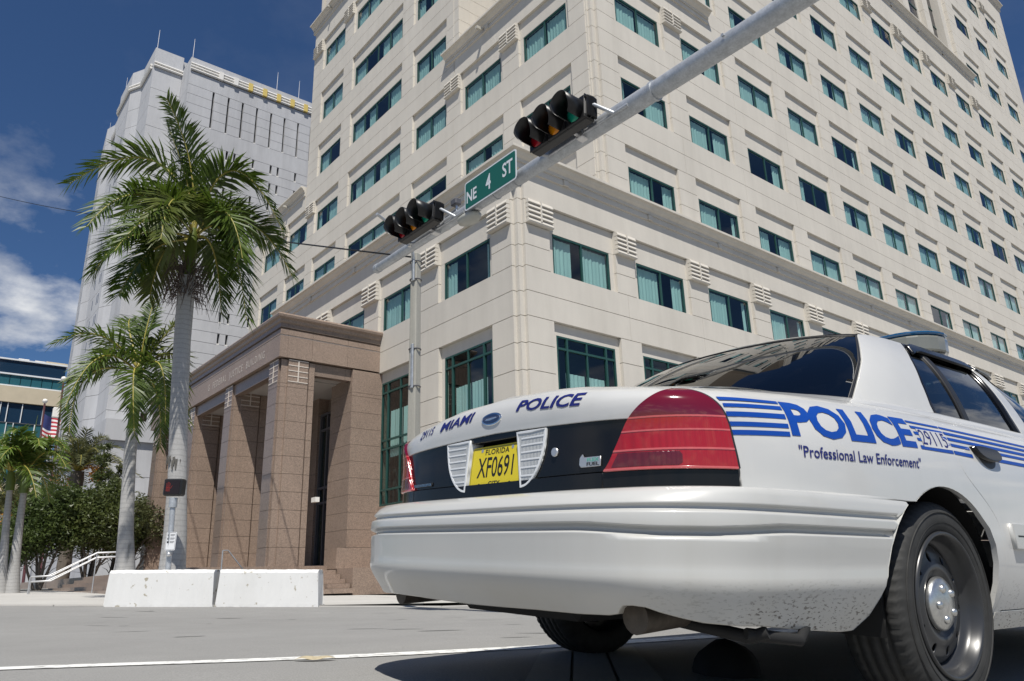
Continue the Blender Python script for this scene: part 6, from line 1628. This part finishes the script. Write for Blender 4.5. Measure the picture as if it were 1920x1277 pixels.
for sg in (1, -1):
    mm = lambda P: [(a*sg, b) for a, b in P]
    cp_poly = [(.870, -.03), (.878, .5), (.838, 1.0)]+[(s, 1.0) for s in np.linspace(.9, 1.26, 6)]+[(1.262, .97), (1.268, .68), (1.310, .360), (1.366, .13), (1.418, .008), (1.44, -.03)]
    cpl = cpanel('rear_pillar', mm(cp_poly), M['white'], depth=.03)
    fo = [(1.266, .995)]+[(s, 1.0) for s in np.linspace(1.33, 2.36, 12)]+[(2.33, .985), (2.285, .80), (2.25, .63), (2.235, .45), (2.24, .22), (2.278, -.02)]+[(s, -.025) for s in np.linspace(2.18, 1.47, 9)]+[(1.428, .0), (1.366, .13), (1.314, .360), (1.272, .68)]
    sw_ = cpanel('side_window', mm(WIN), M['cglass'], off=-.012, depth=0)
    cpanel('window_frame', mm(fo), M['blk'], sw_, holes=[mm(WIN)], off=.001, depth=.02, step=.05)
    cpanel('window_bar', mm([(1.44, .93), (1.50, .93), (1.735, .012), (1.69, .012)]), M['blk2'], sw_, off=-.004, depth=.01)
    cpanel('rain_guard', mm([(1.285, .93), (1.33, .985)]+[(s, .985) for s in np.linspace(1.4, 2.30, 8)]+[(2.27, .86)]+[(s, .865) for s in np.linspace(2.2, 1.42, 8)]+[(1.36, .84), (1.31, .76)]), M['blk'], sw_, off=.012, depth=.012)
    cpanel('door_pillar', mm([(2.281, -.02), (2.243, .22), (2.238, .45), (2.253, .63), (2.288, .80), (2.335, 1.0), (2.45, 1.0), (2.39, .62), (2.385, .25), (2.40, -.02)]), M['white'], depth=.02, off=.003)
    s2 = cpanel('side_window', mm(WIN2), M['cglass'], off=-.012, depth=0)
    fo2 = [(2.44, 1.0)]+[(s, 1.0) for s in np.linspace(2.6, 2.98, 5)]+[(3.11, .81), (3.22, .51), (3.32, .16), (3.345, -.025)]+[(s, -.025) for s in np.linspace(3.2, 2.42, 8)]+[(2.388, .25), (2.393, .6)]
    cpanel('window_frame', mm(fo2), M['blk'], s2, holes=[mm(WIN2)], off=.001, depth=.02, step=.05)
    cpanel('rain_guard', mm([(2.47, .985)]+[(s, .985) for s in np.linspace(2.6, 2.95, 5)]+[(3.03, .85), (2.9, .86), (2.6, .865), (2.45, .865)]), M['blk'], s2, off=.012, depth=.012)
    cpanel('windscreen_pillar', mm([(2.98, 1.0), (3.11, .82), (3.225, .51), (3.325, .16), (3.35, -.03), (3.46, -.03), (3.40, .3), (3.28, .7), (3.16, 1.0)]), M['white'], depth=.02)
smax = float(CAB.S[-1])
for sg in (1, -1): cpanel('windscreen', [(a*sg, b) for a, b in [(3.18, .98), (3.30, .70), (3.42, .3), (3.48, .0), (smax, .0), (smax, .98)]], M['cglass'], off=-.004, depth=0)
# roof skin
V = []; ring = CAB.S[(CAB.S > -smax+1e-4) & (CAB.S <= smax-1e-4)][::3]; top = SG(ring, np.ones_like(ring)); cen = np.array([0, .84, 0]); rows = 9
for p in top:
    for r in range(rows):
        u = r/(rows-1); q = p*(1-u); q[1] = p[1]*(1-u)+(p[1]*.30+.84*.70)*u; q[2] = p[2]+.066*(1-(1-u)**2)+(.006 if 0 < u < .3 else 0); V.append(q)
n = len(top)
MB().add(V, [(i*rows+k, ((i+1) % n)*rows+k, ((i+1) % n)*rows+k+1, i*rows+k+1) for i in range(n) for k in range(rows-1)], True).build('roof', M['white'], CAR)
# cabin fittings: parcel shelf, seats, floor
mb = MB(); mb.box(-.70, .70, -.30, 2.3, .95, 1.0); mb.build('parcel_shelf', M['seat'], CAR)
for x, y in ((-.36, .62), (.36, .62), (-.38, 1.55), (.38, 1.55)):
    mb = MB(); mb.bbox(x-.27, x+.27, y-.10, y+.10, .95, 1.22, .05); mb.bbox(x-.13, x+.13, y-.05, y+.06, 1.22, 1.36, .03); mb.build('seat', M['seat'], CAR)
# ---- light bar
LB_ = empty('light_bar'); LB_.parent = CAR; LB_.location = (0, 1.10, 1.515)
def stadium(hx, hy, n=10):
    r = hy; P = []
    for cx_, a0 in ((hx-r, -90), (-hx+r, 90)):
        P += [(cx_+r*math.cos(R(a0+180*i/n)), r*math.sin(R(a0+180*i/n))) for i in range(n+1)]
    return P
mb = MB(); mb.prism(stadium(.60, .165), -.045, .040, 'z'); ob = mb.build('clear_lens', M['barclear'], LB_); md = ob.modifiers.new('e', 'BEVEL'); md.width = .012; md.segments = 2; md.limit_method = 'ANGLE'
mb = MB(); mb.prism(stadium(.602, .167), .041, .062, 'z'); ob = mb.build('blue_top', M['barblue'], LB_); md = ob.modifiers.new('e', 'BEVEL'); md.width = .012; md.segments = 2; md.limit_method = 'ANGLE'
mb = MB(); mb.prism(stadium(.55, .13), -.066, -.046, 'z'); mb.build('base_tray', M['blk2'], LB_)
for x in (-.5, .5):
    mb = MB(); mb.bbox(x-.06, x+.10, -.07, .09, -.115, -.066, .01); mb.build('mounting_foot', M['blk2'], LB_)
for x in (-.35, -.1, .15, .38):
    mb = MB(); mb.box(x-.004, x+.004, -.168, .168, -.044, .040); mb.build('lens_divider', M['clearl'], LB_)
# ---- wheels
def tyre_mesh(r=.345, w=.235):
    prof = [(.232, w/2-.022), (.238, w/2-.010), (.262, w/2-.001), (.290, w/2), (.312, w/2-.006), (.326, w/2-.014), (.335, w/2-.024), (.3405, w/2-.036)]
    mid = []
    x = w/2-.036
    for gx in (.055, .020, -.020, -.055):                    # four rain grooves
        mid += [(.3435, gx+.007), (.3365, gx+.005), (.3365, gx-.005), (.3435, gx-.007)]
    full = prof+[(.3425, w/2-.045)]+mid+[(.3425, -w/2+.045)]+[(a, -b) for a, b in prof[::-1]]
    n = 192; V = []; F = []
    for k in range(n):
        t = 2*math.pi*k/n; cut_ = (k % 3 == 0)
        for a, b in full:
            rr = a; tt = t
            if a > .3250 and abs(b) > .068: rr = a-(.0055 if cut_ else 0)
            elif a > .343 and (k % 4 == 0): rr = a-.0025
            tt = t+(abs(b)*.25 if a > .33 else 0)
            V.append((b, rr*math.cos(tt), rr*math.sin(tt)))
    m_ = len(full)
    for k in range(n):
        for j in range(m_-1): F.append((k*m_+j, k*m_+j+1, ((k+1) % n)*m_+j+1, ((k+1) % n)*m_+j))
    mb = MB(); mb.add(V, F, True)
    # raised bands on the side wall
    for ra, rb in ((.302, .305), (.268, .270)): mb.lathe([(ra, w/2-.003), ((ra+rb)/2, w/2+.0018), (rb, w/2-.003)], 72, 'x')
    return mb.mesh('tyre', M['tyre'])
def rim_surf(th, r, off=0.0):
    th = np.asarray(th, float); r = np.asarray(r, float)
    x = np.interp(r, [.070, .085, .100, .115, .130, .150, .172, .188, .197], [.062, .064, .072, .082, .078, .070, .066, .056, .044])+off
    return np.stack([x, r*np.cos(th/.16), -r*np.sin(th/.16)], -1)
def rim_meshes():
    barrel = MB().lathe([(.240, .110), (.238, .117), (.231, .119), (.226, .114), (.221, .100), (.214, .085), (.208, .060), (.203, .060), (.198, .042), (.196, -.03), (.215, -.07), (.232, -.11)], 72, 'x').mesh('rim_barrel', M['steelblk'])
    # disc with ten oval windows
    full = .16*2*math.pi; holes = []
    for i in range(10):
        c = full*(i+.5)/10; holes.append([(c+.0135*math.cos(a), .155+.0185*math.sin(a)) for a in [2*math.pi*k/14 for k in range(14)]])
    me = panel_mesh('rim_disc', [(s, .074) for s in np.linspace(0, full, 60)]+[(s, .197) for s in np.linspace(full, 0, 60)], rim_surf, M['steelblk'], depth=.006, gap=0, step=.014, holes=holes, lip=.002)
    cap = MB().lathe([(.088, .070), (.088, .082), (.080, .090), (.060, .096), (.034, .102), (.015, .105), (.001, .106)], 40, 'x')
    for i in range(5):
        t = 2*math.pi*i/5+.5; cy_, cz_ = .052*math.cos(t), .052*math.sin(t)
        V = []; F = []; nn = 10
        for (rr, h) in ((.015, .092), (.014, .102), (.009, .107), (.001, .108)):
            for k in range(nn): a = 2*math.pi*k/nn; V.append((h, cy_+rr*math.cos(a), cz_+rr*math.sin(a)))
        for q in range(3):
            for k in range(nn): F.append((q*nn+k, q*nn+(k+1) % nn, (q+1)*nn+(k+1) % nn, (q+1)*nn+k))
        cap.add(V, F, True)
    cap = cap.mesh('hub_cap', mat('brushed_hub_cap', (.62, .62, .60), .28, .9, noise=[(60, .15, 4, (1, 1, 1))]))
    return barrel, me, cap
TY = tyre_mesh(); RIMB, RIMD, HUBC = rim_meshes(); rg = random.Random(1)
for sx, y in ((1, 0), (-1, 0), (.955, 2.913), (-.955, 2.913)):
    wh = empty('wheel'); wh.parent = CAR; wh.location = (sx*.8325, y, .336); wh.rotation_euler = (rg.uniform(0, 6) if (sx, y) != (1, 0) else .18, 0, 0 if sx > 0 else math.pi)
    link('tyre', TY, wh); link('rim', RIMB, wh); link('rim_disc', RIMD, wh); link('hub_cap', HUBC, wh)
    link('brake_drum', MB().lathe([(.001, -.01), (.15, -.01), (.17, -.02), (.17, -.09), (.001, -.09)], 32, 'x').mesh('brake_drum', M['exhaust']), wh)
# wheel housings, floor, axle, tank, exhaust
for sx in (1, -1):
    for y in (0, 2.913):
        mb = MB(); V = []; n = 20
        for i in range(n+1):
            t = R(-12+204*i/n)
            for x, r in ((.50, .405), (.925, .420)): V.append((sx*x, y+r*math.cos(t), .335+r*math.sin(t)))
        mb.add(V, [(i*2, (i+1)*2, (i+1)*2+1, i*2+1) for i in range(n)], True)
        mb.add([(sx*.50, y+.405*math.cos(R(-12+204*i/n)), .335+.405*math.sin(R(-12+204*i/n))) for i in range(n+1)], [tuple(range(n+1))])
        mb.build('wheel_housing', M['under'], CAR, fix=False)
mb = MB(); mb.box(-.49, .49, -1.22, 3.75, .36, .42); mb.box(-.88, .88, .45, 2.45, .30, .36); mb.box(-.86, .86, -1.20, -.44, .40, .46); mb.build('floor_pan', M['under'], CAR)
mb = MB(); mb.tube([(-.72, 0, .335), (.72, 0, .335)], .045, 12); mb.lathe([(.001, -.13), (.11, -.09), (.14, 0), (.11, .09), (.001, .13)], 18, 'y'); ob = mb.build('rear_axle', M['under'], CAR)
mb = MB(); mb.bbox(-.42, .30, -1.12, -.55, .27, .40, .05); mb.build('fuel_tank', M['under'], CAR)
for sx in (1, -1):
    mb = MB(); x = .56*sx
    mb.tube([(x, .3, .30), (x, -.35, .33), (x*1.08, -.72, .34), (x*1.14, -.95, .335)], .030, 12); mb.tube([(x*1.14, -.93, .335), (x*1.16, -1.22, .318)], .046, 16)
    mb.build('exhaust_pipe', M['exhaust'], CAR)
mb = MB(); mb.tube([(.30, -1.02, .33), (.86, -1.00, .275), (.90, -.98, .29)], .018, 8); mb.tube([(.86, -1.02, .285), (.93, -.88, .268), (.90, -.80, .30)], .016, 8); mb.build('bumper_bracket', M['under'], CAR)
